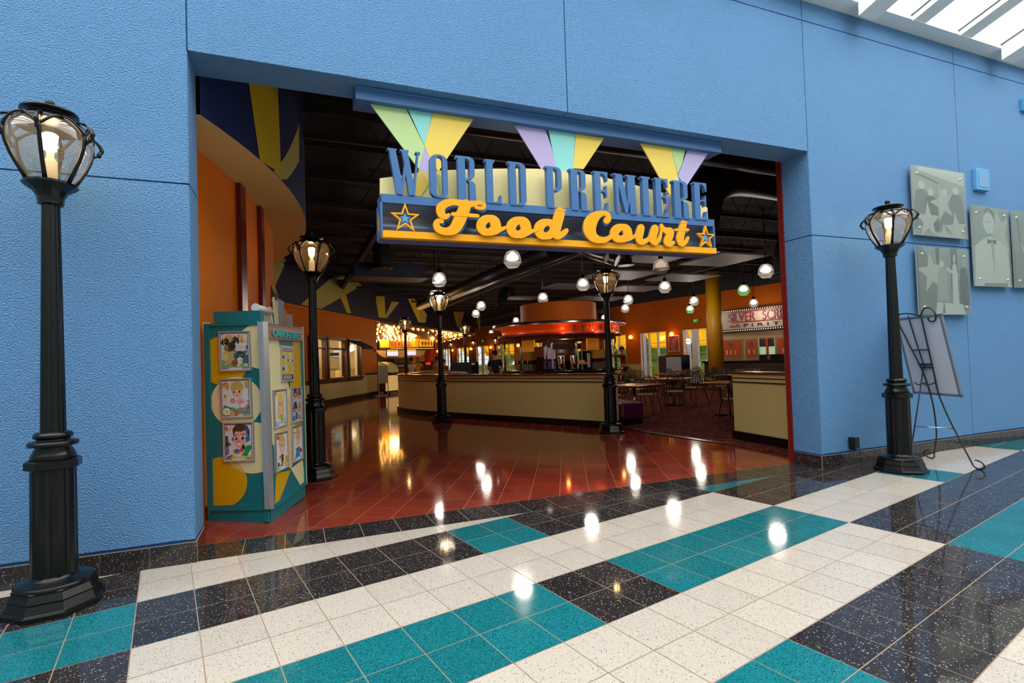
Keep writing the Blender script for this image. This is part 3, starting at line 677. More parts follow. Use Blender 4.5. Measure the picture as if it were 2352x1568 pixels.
# ================================================================== EASEL
F1 = Vector((7.985, -.783, 0)); F2 = Vector((8.212, -.237, 0)); Mm = (F1 + F2) / 2; U = (F2 - F1).normalized(); Nn = Vector((-U.y, U.x, 0))
ln = 0.19; V = (Nn * ln + Vector((0, 0, 1))).normalized(); NN = U.cross(V).normalized()
if NN.dot(Nn) < 0: NN = -NN      # NN points towards the viewer side (rear leg side)
def E(u, v, o=0.0): return Mm + U * u + V * v + NN * o
es = thing('easel', 'thin black wrought iron floor easel with scrolled feet right of the lamp', 'easel', tuple(Mm))
M_iron = mat('wrought_iron', (60, 62, 64), .4, .6)
def scroll(c, r, a0, turns, n=18):
    out = []
    for i in range(n + 1):
        t = i / n; a = a0 + turns * 2 * PI * t; rr = r * (1 - .55 * t); out.append(E(c[0] + rr * math.cos(a), c[1] + rr * math.sin(a)))
    return out
for sgn, fu in ((-1, -.295), (1, .295)):
    B = MB(); top_u = sgn * .07 if sgn < 0 else .26
    path = [(-.075, 1.83), (-.065, 1.45), (-.055, 1.1), (-.05, .86), (-.10, .6), (-.19, .3), (-.27, .06)] if sgn < 0 else [(.30, 1.78), (.2, 1.45), (.105, 1.15), (.07, .86), (.08, .6), (.14, .3), (.24, .07)]
    p = [E(*q) for q in cr(path, 4)]
    # foot scroll on the floor
    foot = [E(path[-1][0] - sgn * 0 + sgn * (.075 - .075 * math.cos(a)) , .055 - .05 * math.sin(a)) for a in [i * PI / 10 for i in range(0, 17)]]
    B.tube(p + foot[1:], .0085, 8); B.build('front_leg', M_iron, es)
B = MB(); B.tube([E(x_, z_) for x_, z_ in cr([(.115, 1.84), (.09, 1.5), (.06, 1.19)], 4)], .0075, 8); B.build('centre_bar', M_iron, es)
B = MB(); B.tube([E(*q) for q in cr([(.36, 1.66), (.40, 1.72), (.36, 1.80), (.24, 1.86), (.1, 1.86), (-.06, 1.82), (-.09, 1.84), (-.15, 1.90), (-.24, 1.89), (-.28, 1.81), (-.24, 1.74), (-.17, 1.75), (-.17, 1.79)], 5)], .0085, 8)
B.build('top_scroll', M_iron, es)
B = MB(); B.tube([E(-.062, 1.40), E(.18, 1.40)], .007, 8); B.tube([E(-.058, 1.22), E(.135, 1.22)], .012, 8); B.tube([E(-.056, 1.18), E(.12, 1.18)], .009, 8); B.build('cross_bar', M_iron, es)
rf = Vector((7.66, -.30, .008))
B = MB(); B.tube([E(.06, 1.19, .01), (E(.06, 1.19, .01) + rf) / 2 + Vector((0, 0, .0)), rf], .0075, 8); B.build('rear_leg', M_iron, es)
mid = E(.06, 1.19, .01).lerp(rf, .62)
B = MB(); B.tube([mid, E(-.145, .45)], .006, 8); B.build('stay_rod', M_steel, es)
for u0 in (-.052, .07):
    B = MB(); B.tube([E(u0, 1.0), E(u0 + .02, .985, .05), E(u0 + .03, .985, .10), E(u0 + .03, 1.02, .125)], .0075, 8); B.build('hook', M_iron, es)
bd = thing('display_board', 'white dry-erase board with grey frame propped on the wire easel', 'board', tuple(E(0, .84)))
ou = -.012
def slabE(u0, u1, v0, v1, o0, o1):
    B = MB(); P = [E(u, v, o) for o in (o0, o1) for v in (v0, v1) for u in (u0, u1)]; B.v += P
    for q_ in ((0, 2, 3, 1), (4, 5, 7, 6), (0, 1, 5, 4), (2, 6, 7, 3), (1, 3, 7, 5), (0, 4, 6, 2)): B.face(q_)
    return B
slabE(-.31, .325, .86, 1.79, -.032, -.018).build('board_face', mat('board_white', (206, 206, 214), .3), bd)
Bf = MB()
for (u0, u1, v0, v1) in ((-.335, -.305, .835, 1.815), (.32, .35, .835, 1.815), (-.335, .35, .835, .865), (-.335, .35, 1.785, 1.815)):
    b_ = slabE(u0, u1, v0, v1, -.036, -.012); n0 = len(Bf.v); Bf.v += b_.v
    for f_ in b_.f: Bf.face([n0 + i for i in f_])
Bf.build('board_frame', mat('board_grey', (110, 122, 138), .5), bd)
# ================================================================== INTERIOR SHELL
DECK = 5.3
C_OR, R_OR = (-10.2, 4.5), 10.64
C_NV, R_NV = (-6.35, 3.87), 7.28
ZS = 3.5
def arcpts(c, r, a0, a1, n): return [(c[0] + r * math.cos(a0 + (a1 - a0) * i / n), c[1] + r * math.sin(a0 + (a1 - a0) * i / n)) for i in range(n + 1)]
def ang(c, r, y): return math.asin(max(-1, min(1, (y - c[1]) / r)))
def hit_cyl(x, y, c, r):
    d = ray(x, y); o = Vector((CAM.x - c[0], CAM.y - c[1])); dd = Vector((d.x, d.y)); a = dd.dot(dd); b = o.dot(dd); k = o.dot(o) - r * r
    disc_ = max(0, b * b - a * k); t = (-b - math.sqrt(disc_)) / a; return CAM + d * t
B = MB(); B.smooth = True
A_ = arcpts(C_OR, R_OR, ang(C_OR, R_OR, .36), math.radians(34), 40)
B.loft([[(p[0], p[1], z) for p in A_] for z in (0, ZS)], False, False)
struct(B.build('wall_left', M_orange))
# cream soffit ring and navy drum above with its painted rays
B = MB(); N_ = arcpts(C_NV, R_NV, ang(C_NV, R_NV, .36), math.radians(62), 44); I_ = arcpts(C_OR, R_OR - .05, ang(C_OR, R_OR, .36), math.radians(34), 44)
for i in range(44):
    B.m(0).quad((*N_[i], ZS), (*N_[i + 1], ZS), (*I_[i + 1], ZS), (*I_[i], ZS))
B.smooth = True; B.m(1).loft([[(p[0], p[1], z) for p in N_] for z in (ZS, DECK)], False, False); B.smooth = False
def drumpoly(cols, mi):
    """cols: list of (x, ytop, ybot) in picture coordinates, painted on the drum"""
    r = R_NV + .004; rows = [[], []]
    for x_, yt, yb in cols:
        a = hit_cyl(x_, yt, C_NV, r); b = hit_cyl(x_, yb, C_NV, r); rows[0].append(a); rows[1].append(Vector((b.x, b.y, max(b.z, ZS + .002))))
    n = len(B.v); B.v += rows[0] + rows[1]; k = len(rows[0])
    for i in range(k - 1): B.m(mi).face((n + i, n + i + 1, n + k + i + 1, n + k + i))
def drumband(left, right, mi, n=12):
    """left/right edges as (top xy, bottom xy) straight lines in picture"""
    r = R_NV + .004; m0 = len(B.v)
    for i in range(n + 1):
        t = i / n; (p, q), (p2, q2) = left, right
        ax, ay, bx, by = p[0] + (q[0] - p[0]) * t, p[1] + (q[1] - p[1]) * t, p2[0] + (q2[0] - p2[0]) * t, p2[1] + (q2[1] - p2[1]) * t
        for j in range(9):
            h = hit_cyl(ax + (bx - ax) * j / 8, ay + (by - ay) * j / 8, C_NV, r); B.v.append(Vector((h.x, h.y, max(ZS, h.z))))
    for i in range(n):
        for j in range(8): B.m(mi).face((m0 + 9 * i + j, m0 + 9 * i + j + 1, m0 + 9 * i + j + 10, m0 + 9 * i + j + 9))
drumband(((566, 150), (597, 369)), ((636, 150), (646, 398)), 2)
drumpoly([(628, 394, 394), (646, 372, 415), (660, 350, 411), (672, 325, 396), (682, 300, 379), (687, 283, 370)], 3)
struct(B.build('wall_drum' if 0 else 'wall_upper', [M_cream, M_navy, M_yellow, mat('mural_pale', (200, 188, 100), .6)]))
# burgundy pilasters on the curved wall
for (xa, xb, k) in ((541, 556, 0), (590, 601.5, 1)):
    pa = hit_cyl(xa, 560, C_OR, R_OR); pb = hit_cyl(xb, 560, C_OR, R_OR)
    a0 = math.atan2(pa.y - C_OR[1], pa.x - C_OR[0]); am = a0 + .012
    P = arcpts(C_OR, R_OR - .02, am - .0085, am + .0085, 3) + arcpts(C_OR, R_OR + .05, am + .0085, am - .0085, 3)
    B = MB(); B.loft([[(p[0], p[1], z) for p in P] for z in (0, ZS)]); struct(B.build('trim_4', M_burg))
# blue fin with a dark round-topped case behind the kiosk
pb_ = depth_pt(613, 700, 8.6)
def stand_panel(x0, x1, ytop, d, col, name, lab, cat):
    a = depth_pt(x0, 700, d); b = depth_pt(x1, 700, d); z = depth_pt((x0 + x1) / 2, ytop, d).z
    B = MB(); u = Vector((b.x - a.x, b.y - a.y)); L_ = u.length; u.normalize(); B.obox((a.x, a.y), u, (-u.y, u.x), L_, .06, 0, z)
    return tag(B.build(name, col, None, .005), lab, cat)
stand_panel(610.5, 619, 645, 7.6, mat('slate_blue', (84, 112, 160), .6), 'blue_upright_panel', 'narrow slate blue upright panel behind the stacked boards', 'divider')  # standing blue panel, its actual use unknown
t = thing('display_case', 'dark round-shouldered case peeking out right of the slate blue panel', 'case', tuple(depth_pt(622, 700, 7.4) * 1.0))
o_ = depth_pt(624, 700, 7.5); t.location = (o_.x, o_.y, 0); ORG[t] = Vector((o_.x, o_.y, 0))
B = MB(); z1 = depth_pt(624, 648, 7.5).z
B.plate([(o_.x - .06, o_.y, 0)] + [(o_.x + .075, o_.y, 0), (o_.x + .075, o_.y, z1 - .45), (o_.x + .05, o_.y, z1 - .2), (o_.x - .0, o_.y, z1 - .05), (o_.x - .06, o_.y, z1)], NY, .25); B.build('shell', mat('case_dark', (40, 30, 30), .3), t)
B = MB(); zz_ = depth_pt(625, 690, 7.45).z; B.box(o_.x - .06, o_.x + .07, o_.y - .012, o_.y - .002, zz_ - .11, zz_ - .095); B.box(o_.x - .06, o_.x + .07, o_.y - .012, o_.y - .002, zz_ + .0, zz_ + .012); B.build('silver_rail', M_alu, t)

# left wall: orange over cream wainscot, three kitchen windows, cap ledge, mural above
P0 = Vector((1.46, 14.4)); u_ = Vector((.5, .866)); v_ = Vector((.866, -.5))     # v_ points to the room
def LW(s, o=0.0): q = P0 + u_ * s + v_ * o; return (q.x, q.y)
def lbox(B, s0, s1, o0, o1, z0, z1): a = LW(s0, o0); return B.obox(a, u_, v_, s1 - s0, o1 - o0, z0, z1)
B = MB(); SE = 5.72; S0 = -6.0
wins = [(-2.3, -.95, 1), (-.42, .62, 1), (.95, 2.25, 1), (2.72, 3.74, 1)]
wz0, wz1 = .92, 2.36
edges = [S0] + [e for w_ in wins for e in w_[:2]] + [SE]
for i in range(0, len(edges), 2):
    lbox(B.m(0), edges[i], edges[i + 1], -.04, 0, .95, 3.3); lbox(B.m(4), edges[i], edges[i + 1], -.2, -.04, .95, 3.3)
for a, b, _ in wins:
    lbox(B.m(0), a, b, -.04, 0, wz1, 3.3); lbox(B.m(4), a, b, -.2, -.04, wz1, 3.3)
lbox(B.m(1), S0, SE, -.2, 0.0, 0, .95)
lbox(B.m(2), S0, SE, 0, .03, 0, .16)
lbox(B.m(0), S0, SE, -.1, .06, 3.3, 3.40)
lbox(B.m(3), 4.3, SE, 0, .025, .93, 1.02); lbox(B.m(3), 4.3, SE, 0, .018, .97, .985)
struct(B.build('wall_left', [M_orange, M_cream, M_gblk, M_dwood, mat('kitchen_tile', (232, 216, 180), .5)]))
# mural wall
MP = [LW(S0, -.02), LW(5.9, -.02), (13.07, 30.4)]
B = MB(); mo = Vector((MP[2][0] - MP[1][0], MP[2][1] - MP[1][1])); mL = mo.length; mo.normalize(); mn = Vector((mo.y, -mo.x))
M_mural = mat('mural_navy', (30, 30, 62), .6)
lbox(B.m(0), S0, 5.9, -.3, -.02, 3.40, DECK)
B.m(0).obox((MP[1][0], MP[1][1]), mo, (-mn.x, -mn.y), mL, .3, 3.40, 5.05)
def wallpaint(pts, p0, n2, mi, off=.004):
    P = []
    for x_, y_ in pts:
        h = hit(x_, y_, (p0[0] + n2[0] * off, p0[1] + n2[1] * off, 0), (n2[0], n2[1], 0)); P.append(Vector((h.x, h.y, max(3.402, h.z))))
    B.m(mi).plate(P, (n2[0], n2[1], 0), .002)
lw = lambda pts, mi: wallpaint(pts, LW(0, -.02), v_, mi)
rw = lambda pts, mi: wallpaint(pts, MP[1], mn, mi)
lw([(617, 590), (654, 590), (657, 600), (632, 657), (640, 684), (622, 680)], 1)
lw([(629, 662), (640, 684), (634, 685), (620, 655)], 2)
lw([(691, 699), (758, 640), (800, 632), (832, 655), (738, 709)], 1)
lw([(782, 683), (795, 676), (806, 719), (797, 718)], 2)
rw([(862, 680), (883, 680), (886, 730), (870, 729)], 2); rw([(917, 694), (900, 692), (884, 728), (888, 731)], 1)
rw([(936, 684), (950, 684), (967, 705), (962, 740)], 2); rw([(968, 706), (981, 722), (977, 741), (962, 740)], 1)
rw([(1041, 714), (1055, 714), (1053, 750), (1050, 750)], 2); rw([(1055, 714), (1068, 714), (1056, 750), (1051, 750)], 1)
rw([(1094, 728), (1103, 722), (1103, 760), (1100, 755)], 1)
struct(B.build('wall_upper', [M_mural, M_olive, M_yellow]))
# kitchen windows: burgundy frames
M_frame = mat('burgundy_frame', (72, 22, 22), .35)
for i, (a, b, _) in enumerate(wins):
    B = MB()
    lbox(B.m(0), a - .13, a, -.1, .05, wz0 - .02, wz1 + .08); lbox(B.m(0), b, b + .13, -.1, .05, wz0 - .02, wz1 + .08)
    lbox(B.m(0), a - .13, b + .13, -.1, .05, wz1, wz1 + .09); lbox(B.m(0), a - .2, b + .2, -.1, .10, wz0 - .09, wz0)
    lbox(B.m(0), a - .2, b + .2, -.0, .05, .76, wz0 - .09)
    if i != 3: lbox(B.m(0), a, b, -.06, .02, 2.0, 2.05)
    lbox(B.m(1), a, b, -.05, -.044, wz0, wz1)
    struct(B.build('window_2', [M_frame, M_glass]))
# awning over the last window
B = MB(); a0, a1 = 2.62, 5.6
pr = [(0.0, 2.42), (.62, 2.12), (.62, 2.02), (.58, 2.02), (.58, 2.10), (0, 2.36)]
B.loft([[(*LW(s_, o_), z_) for o_, z_ in pr] for s_ in (a0, 3.75)])
tag(B.build('awning', mat('navy_canvas', (22, 24, 52), .8)), 'dark navy fabric awning over the rightmost kitchen window', 'awning')
B = MB(); lbox(B, 5.45, 5.55, 0, .05, 1.93, 2.10); tag(B.build('fire_alarm', mat('alarm_red', (150, 30, 30), .4), None, .005), 'small red fire alarm at the far end of the left orange wall', 'alarm')

# kitchen behind the windows
B = MB(); lbox(B.m(0), S0, 6.0, -3.4, -3.2, 0, 3.2); lbox(B.m(0), S0 - .1, S0, -3.4, -.2, 0, 3.2); lbox(B.m(1), S0, 5.72, -3.4, -.2, 3.1, 3.2)
lbox(B.m(0), 5.9, 6.0, -3.4, -.2, 0, 3.2)
struct(B.build('wall_kitchen', [mat('kitchen_tile', (232, 216, 180), .5), mat('kitchen_ceiling', (200, 190, 160), .7)]))
for k, (s0, s1) in enumerate(((-2.6, -1.2), (-.5, .8), (1.0, 2.6), (3.0, 3.9))):
    t = thing('kitchen_counter', ['far left cream kitchen counter unit behind the glass', 'cream kitchen counter unit behind the second window', 'cream kitchen counter unit with grey stain behind the third window', 'narrow cream counter unit under the lit glass case'][k], 'counter', (*LW(s0, -.9), 0), 'kitchen counters')
    lbox(MB(), s0, s1, -1.1, -.55, 0, 1.22).build('body', mat('kitchen_cream', (242, 218, 176), .5), t); lbox(MB(), s0 - .02, s1 + .02, -1.12, -.53, 1.22, 1.26).build('worktop', M_steel, t)
def kw(x, y, s_): q = LW(s_); return hit(x, y, (q[0], q[1], 0), (-u_.x, -u_.y, 0))
for (x0, x1, y0, y1, lab) in ((721, 745, 811, 821, 'lit menu screen seen through the leftmost kitchen window'), (765, 790, 804, 820, 'lit menu screen seen through the kitchen window beside the awning')):
    nk = (-u_.x, -u_.y, 0); t = thing('menu_screen', lab, 'screen', tuple(kw(x0, y1, 5.8)))
    B = MB(); B.plate([kw(x0 - .6, y0 - .6, 5.8), kw(x1 + .6, y0 - .6, 5.8), kw(x1 + .6, y1 + .6, 5.8), kw(x0 - .6, y1 + .6, 5.8)], nk, .04); B.build('bezel', M_gblk, t)
    B = MB(); B.plate([kw(x0, y0, 5.79), kw(x1, y0, 5.79), kw(x1, y1, 5.79), kw(x0, y1, 5.79)], nk, .008); B.build('screen', mat('screen_on', (180, 196, 214), .4, emit=((176, 200, 226), 0.9)), t)
t = thing('service_counter', 'long cream service counter across the far end of the kitchen', 'counter', (*LW(5.2, -1.5), 0)); lbox(MB(), 5.1, 5.75, -3.1, -.35, 0, 1.18).build('body', mat('kitchen_cream', (242, 218, 176), .5), t); lbox(MB(), 5.06, 5.78, -3.12, -.33, 1.18, 1.22).build('worktop', M_steel, t)
t = thing('extractor_hood', 'curved steel hood glimpsed at the top of the leftmost kitchen window', 'hood', (*LW(-.4, -1.0), 2.0))
B = MB(); B.smooth = True; B.loft([[(*LW(-1.2, -.6 - .5 * math.sin(i / 8 * PI / 2)), 2.0 + .5 * i / 8), (*LW(.75, -.6 - .5 * math.sin(i / 8 * PI / 2)), 2.0 + .5 * i / 8)] for i in range(9)], False, False); B.build('hood_shell', mat('brass_steel', (190, 150, 90), .3, .8), t)
t = thing('popcorn_machine', 'glass popcorn case with warm lamps and a black top behind the awning window', 'food display', (*LW(3.25, -.85), 1.26))
lbox(MB(), 3.0, 3.9, -1.05, -.6, 1.80, 1.92).build('top', M_gblk, t); lbox(MB(), 3.02, 3.88, -1.03, -.62, 1.262, 1.80).build('glass', M_glass, t)
B = MB(); B.sphere((*LW(3.55, -.7), 1.62), .035); B.sphere((*LW(3.55, -.7), 1.48), .035); B.build('heat_lamp', mat('heat_lamp', (255, 200, 120), .4, emit=((255, 190, 90), 14)), t)

# ---- far wall with storefront windows
F0 = Vector((18.678, 14.727)); fu = Vector((-.165, .986)); fv = Vector((-.986, -.165))   # fv into the room
def FW(s, o=0.0): q = F0 + fu * s + fv * o; return (q.x, q.y)
def fbox(B, s0, s1, o0, o1, z0, z1): return B.obox(FW(s0, o0), fu, fv, s1 - s0, o1 - o0, z0, z1)
ops = [(-.54, .84, 'd'), (1.81, 3.55, 'w'), (4.55, 6.3, 'w'), (8.2, 9.9, 'w'), (12.0, 13.7, 'w'), (15.73, 18.28, 'w'), (19.43, 21.59, 'd'), (22.8, 25.15, 'w'), (26.46, 28.2, 'w'), (29.6, 31.4, 'w')]
B = MB(); last = -9.0; WH = 2.60; FH = 4.2
for a, b, k in ops:
    fbox(B.m(0), last, a, -.25, 0, 0, FH); fbox(B.m(0), a, b, -.25, 0, WH, FH)
    if k == 'w': fbox(B.m(0), a, b, -.25, 0, 0, .12)
    fbox(B.m(1), last, a, 0, .02, 0, .95) if last > -1 else None
    fbox(B.m(2), last, a, 0, .03, .95, 1.02) if last > -1 else None
    last = b
fbox(B.m(0), last, 38, -.25, 0, 0, FH)
M_forange = mat('far_orange', (172, 82, 8), .7, 0, .1)
struct(B.build('wall_far', [M_forange, mat('wainscot_gold', (205, 165, 90), .6), mat('rail_grey', (130, 110, 80), .6)]))
M_mull = mat('white_mullion', (226, 224, 226), .5)
for a, b, k in ops:
    B = MB(); z0 = .12 if k == 'w' else 0.0
    nb = 3 if k == 'w' else 2
    for i in range(nb + 1):
        c_ = a + (b - a) * i / nb; w_ = .03 if k == 'w' else (.07 if i != 1 else .16)
        fbox(B.m(0), max(a, c_ - w_), min(b, c_ + w_), -.15, -.03, z0, WH)
    for z_ in ((z0 + .03, .85, 1.45, 2.03, WH - .05) if k == 'w' else (.12, .8, 1.1, 1.47, 2.03, WH - .05)):
        fbox(B.m(0), a, b, -.13, -.05, z_ - .015, z_ + .015)
    fbox(B.m(1), a, b, -.10, -.095, z0, WH)
    struct(B.build('window_3' if k == 'w' else 'door_1', [M_mull, M_glass]))
# exterior: fabric awnings, hedge, trees, terrace
M_awn = bpy.data.materials.new('orange_awning'); M_awn.use_nodes = True; nt = M_awn.node_tree; nt.nodes.remove(nt.nodes['Principled BSDF'])
d_ = nt.nodes.new('ShaderNodeBsdfTranslucent'); d_.inputs[0].default_value = (*lin((255, 178, 10)), 1); d2 = nt.nodes.new('ShaderNodeBsdfDiffuse'); d2.inputs[0].default_value = (*lin((255, 170, 10)), 1)
mx = nt.nodes.new('ShaderNodeMixShader'); mx.inputs[0].default_value = .35; nt.links.new(d_.outputs[0], mx.inputs[1]); nt.links.new(d2.outputs[0], mx.inputs[2]); nt.links.new(mx.outputs[0], nt.nodes['Material Output'].inputs[0])
names = ['over the double door by the gold column', 'over the three-pane window beside the pink poster', 'over the window behind the reaching worker', 'over the hidden window behind the bar', 'over the second hidden window behind the bar', 'over the window left of the beverage bar', 'over the door behind the seated crowd', 'over the window behind the dark screen', 'over the leftmost far window', 'over the farthest window of the orange wall']
for i, (a, b, k) in enumerate(ops):
    B = MB(); q = lambda s_, o_, z_: (*FW(s_, o_), z_)
    B.quad(q(a - .1, -.3, 2.85), q(b + .1, -.3, 2.85), q(b + .1, -1.0, 1.92), q(a - .1, -1.0, 1.92))
    B.quad(q(a - .1, -1.0, 1.92), q(b + .1, -1.0, 1.92), q(b + .1, -1.0, 1.80), q(a - .1, -1.0, 1.80))
    tag(B.build('window_awning', M_awn), 'orange fabric awning outside ' + names[i], 'awning', 'orange window awnings')
M_leaf = mat('hedge_leaf', (150, 196, 70), .8, noise=(4, .5), bump=(14, 1, .1)); M_leaf2 = mat('tree_leaf', (128, 168, 70), .8, noise=(3, .6), bump=(10, 1, .1))
def blob(c, r, sx, sy, sz, seed):
    rnd = random.Random(seed); B = MB(); B.sphere(c, r, sx, sy, sz, 18, 10)
    for i, v in enumerate(B.v):
        d = v - Vector(c); B.v[i] = Vector(c) + d * (1 + rnd.uniform(-.16, .16))
    return B
B = MB(); fbox(B, -4, 34, -5.2, -4.4, 0, .95)
tag(B.build('hedge', M_leaf), 'long clipped green hedge outside beyond the far windows', 'hedge')
treelab = ['bushy green tree outside behind the double door by the column', 'round tree outside right of the three-pane window', 'yellow-green tree outside behind the three-pane window', 'green tree outside behind the reaching worker', 'leafy tree outside behind the beverage bar', 'second leafy tree outside behind the beverage bar', 'green tree outside left of the beverage bar', 'green tree outside behind the far door', 'tree outside behind the far window by the dark screen', 'tree outside beyond the leftmost far window']
for i, (s_, z_, r_) in enumerate(((-.6, 1.9, 1.9), (1.9, 2.0, 1.6), (3.6, 1.8, 1.7), (6.3, 1.9, 1.8), (9.5, 2, 2), (13, 2, 2), (17, 2, 1.7), (21, 2, 1.8), (25.5, 2, 1.7), (29, 2, 1.8))):
    t = thing('tree', treelab[i], 'tree', (*FW(s_, -7.5), 0), 'trees outside the far windows')
    p = FW(s_, -7.5); blob((p[0], p[1], z_ + .6), r_ * .82, 1, 1, 1.2, i).build('crown', M_leaf2, t); B = MB(); B.tube([(p[0], p[1], 0), (p[0], p[1], z_)], .12, 8); B.build('trunk', M_dwood, t)
B = MB(); fbox(B, -14, 44, -26, -.26, -.05, -.01); struct(B.build('floor', mat('terrace', (214, 210, 200), .9)))
for k, s_ in enumerate((1.98, 5.0, 18.0, 21.4, 24.9)):
    B = MB(); fbox(B, s_ - .16, s_ + .16, -1.9, -1.6, 0, 3.2); struct(B.build('trim_5', mat('outside_column', (196, 200, 226), .7)))
# wall end closing left and right interior
B = MB(); B.box(OWD + .05, 22, TH + .0, TH + .12, 0, DECK); B.box(-9, -.05, TH, TH + .12, 0, DECK)
B.m(1); B.loft([[(x_, y_, z_) for x_, y_ in ((-9, TH - .02), (22, TH - .02), (20.3, 5.85), (12.4, 52), (-9, 52))] for z_ in (DECK, DECK + .1)])
B.m(0).box(-9.1, -9, .3, 52, 0, DECK); B.m(0).box(-9, 12.6, 51.9, 52.0, 0, DECK); B.m(0).obox((20.16, 5.85), Vector((1.84, -5.45)).normalized(), Vector((5.45, 1.84)).normalized(), 5.8, .1, 0, DECK)
fbox(B.m(1), -9, 38, -.25, 0, FH, DECK)
struct(B.build('ceiling', [mat('interior_plain', (120, 70, 30), .7), M_dark]))
B = MB(); B.m(0)
for i in range(27):
    y_ = 1.6 + i * 1.6
    B.box(-2, 20.5, y_ - .03, y_ + .03, 4.62, 4.70); B.box(-2, 20.5, y_ - .02, y_ + .02, 5.18, 5.28)
    if i < 9:
        k = int(22.5 / .8)
        for j in range(k):
            x_ = -2 + j * .8; B.tube([(x_, y_, 4.66), (x_ + .4, y_, 5.22), (x_ + .8, y_, 4.66)], .014, 4)
for x_ in (2.6, 8.6, 14.6): B.box(x_ - .06, x_ + .06, .5, 44, 4.40, 4.62)
struct(B.build('trim_6', mat('joist_brown', (52, 36, 34), .7)))

# ---- interior column
t = thing('column', 'tall round gold painted column left of the silver screen bar', 'column', (16.36, 11.3, 0))
B = MB(); B.lathe([(.285, 0), (.285, 4.62)], 32, 16.36, 11.3); B.build('shaft', mat('column_gold', (206, 146, 12), .45), t)
B = MB(); B.lathe([(.30, 0), (.30, .18)], 32, 16.36, 11.3); B.build('plinth', mat('column_base', (150, 100, 20), .5), t)

# ---- ceiling services
def duct(label, pts, r, flange=True, name='air_duct', m_=None):
    t = thing(name, label, 'duct', tuple(pts[0])); pp = cr(pts, 6) if len(pts) > 2 else pts
    B = MB(); B.tube(pp, r, 20); B.build('duct_pipe', m_ or M_duct, t)
    if flange:
        B = MB(); a = Vector(pp[-1]); d = (Vector(pp[-1]) - Vector(pp[-2])).normalized(); B.tube([a - d * .01, a + d * .05], r * 1.35, 20); B.build('flange', M_duct, t)
    return t
duct('long round air duct running deep under the ceiling above the bulb canopy', [(6.1, 18, 3.95), (6.45, 6.2, 3.95)], .20, False)
duct('second long round air duct alongside, slightly higher', [(6.9, 18, 4.15), (7.25, 6.5, 4.15)], .17, False)
duct('large round duct crossing high behind the top of the opening', [(.86, 1.75, 4.48), (9.0, 1.75, 4.48)], .17, False)
duct('fat round duct curving down behind the right end of the sign', [(9.5, 2.4, 4.5), (7.9, 2.3, 4.45), (7.15, 2.2, 4.1), (6.95, 2.2, 3.55)], .33, False)
duct('short steel duct stub under the sign, left of the two', [(6.3, 5.6, 4.1), (6.85, 5.3, 3.72), (7.1, 5.0, 3.55)], .11, False, m_=mat('bright_duct', (120, 112, 112), .3, .8))
duct('short steel duct stub under the sign, right of the two', [(6.9, 5.9, 4.1), (7.45, 5.6, 3.72), (7.65, 5.4, 3.58)], .13, False, m_=mat('bright_duct', (120, 112, 112), .3, .8))
duct('black elbow duct dropping above the right pendant under the sign', [(7.3, 6.8, 4.5), (8.5, 6.9, 4.4), (8.95, 6.9, 4.1), (9.0, 6.9, 3.85)], .16)
duct('black elbow duct with wide flange above the bar canopy, left', [(9.5, 15.5, 4.3), (8.9, 14.8, 4.2), (8.6, 14.4, 3.9), (8.55, 14.3, 3.6)], .2)
duct('black elbow duct near the right jamb', [(13.3, 5.6, 4.5), (13.2, 5.7, 4.1), (13.15, 5.7, 3.45)], .2)
duct('black drop duct with a wide flange above the bulb marquee', [(2.95, 9.2, 4.7), (2.95, 9.2, 4.2), (2.95, 9.2, 3.95)], .22)
duct('black can duct on the far wall right of the poster', [(17.0, 20.0, 4.1), (17.0, 20, 3.7), (16.9, 19.6, 3.45)], .25)
duct('black can duct on the far wall near the three-pane window', [(16.35, 24.0, 4.1), (16.35, 24, 3.7), (16.3, 23.6, 3.35)], .25)
t = thing('air_handler', 'dark navy rectangular duct box hanging left under the sign', 'duct', (3.3, 10.1, 3.8)); B = MB(); B.box(2.3, 4.3, 9.75, 10.5, 3.8, 4.2); B.build('housing', mat('navy_duct', (22, 26, 56), .45), t, .01)
B = MB(); B.box(2.25, 4.35, 9.7, 10.55, 3.79, 3.83); B.build('lower_flange', mat('joist_brown', (52, 36, 34), .7), t)
for k, (x0, x1, y0, y1, z_) in enumerate(((9.0, 10.6, 5.6, 7.4, 4.0), (11.0, 12.6, 5.6, 7.2, 3.95), (9.6, 11.6, 8.6, 10.2, 4.0), (12.2, 14.2, 8.8, 10.2, 4.0), (9.4, 11.4, 11.4, 12.6, 4.0), (12.2, 14.2, 11.4, 12.8, 4.0), (9.2, 10.6, 14.9, 15.9, 4.0), (12.4, 14.8, 14.5, 15.8, 4.0), (12.0, 14.0, 17.5, 19, 4.0))):
    B = MB(); B.box(x0, x1, y0, y1, z_, z_ + .05)
    tag(B.build('ceiling_panel', mat('cloud_grey', (92, 84, 84), .6), None, .01), 'pale grey hanging ceiling panel, ' + ['just right of the pendant under the sign end', 'between sign end and right jamb', 'second row, above the lamp post', 'second row, left of the gold column', 'third row, above the beverage bar', 'third row, left of the gold column top', 'fourth row above the bar canopy', 'fourth row before the far wall', 'farthest one near the orange far wall'][k], 'ceiling panel', 'hanging ceiling panels')

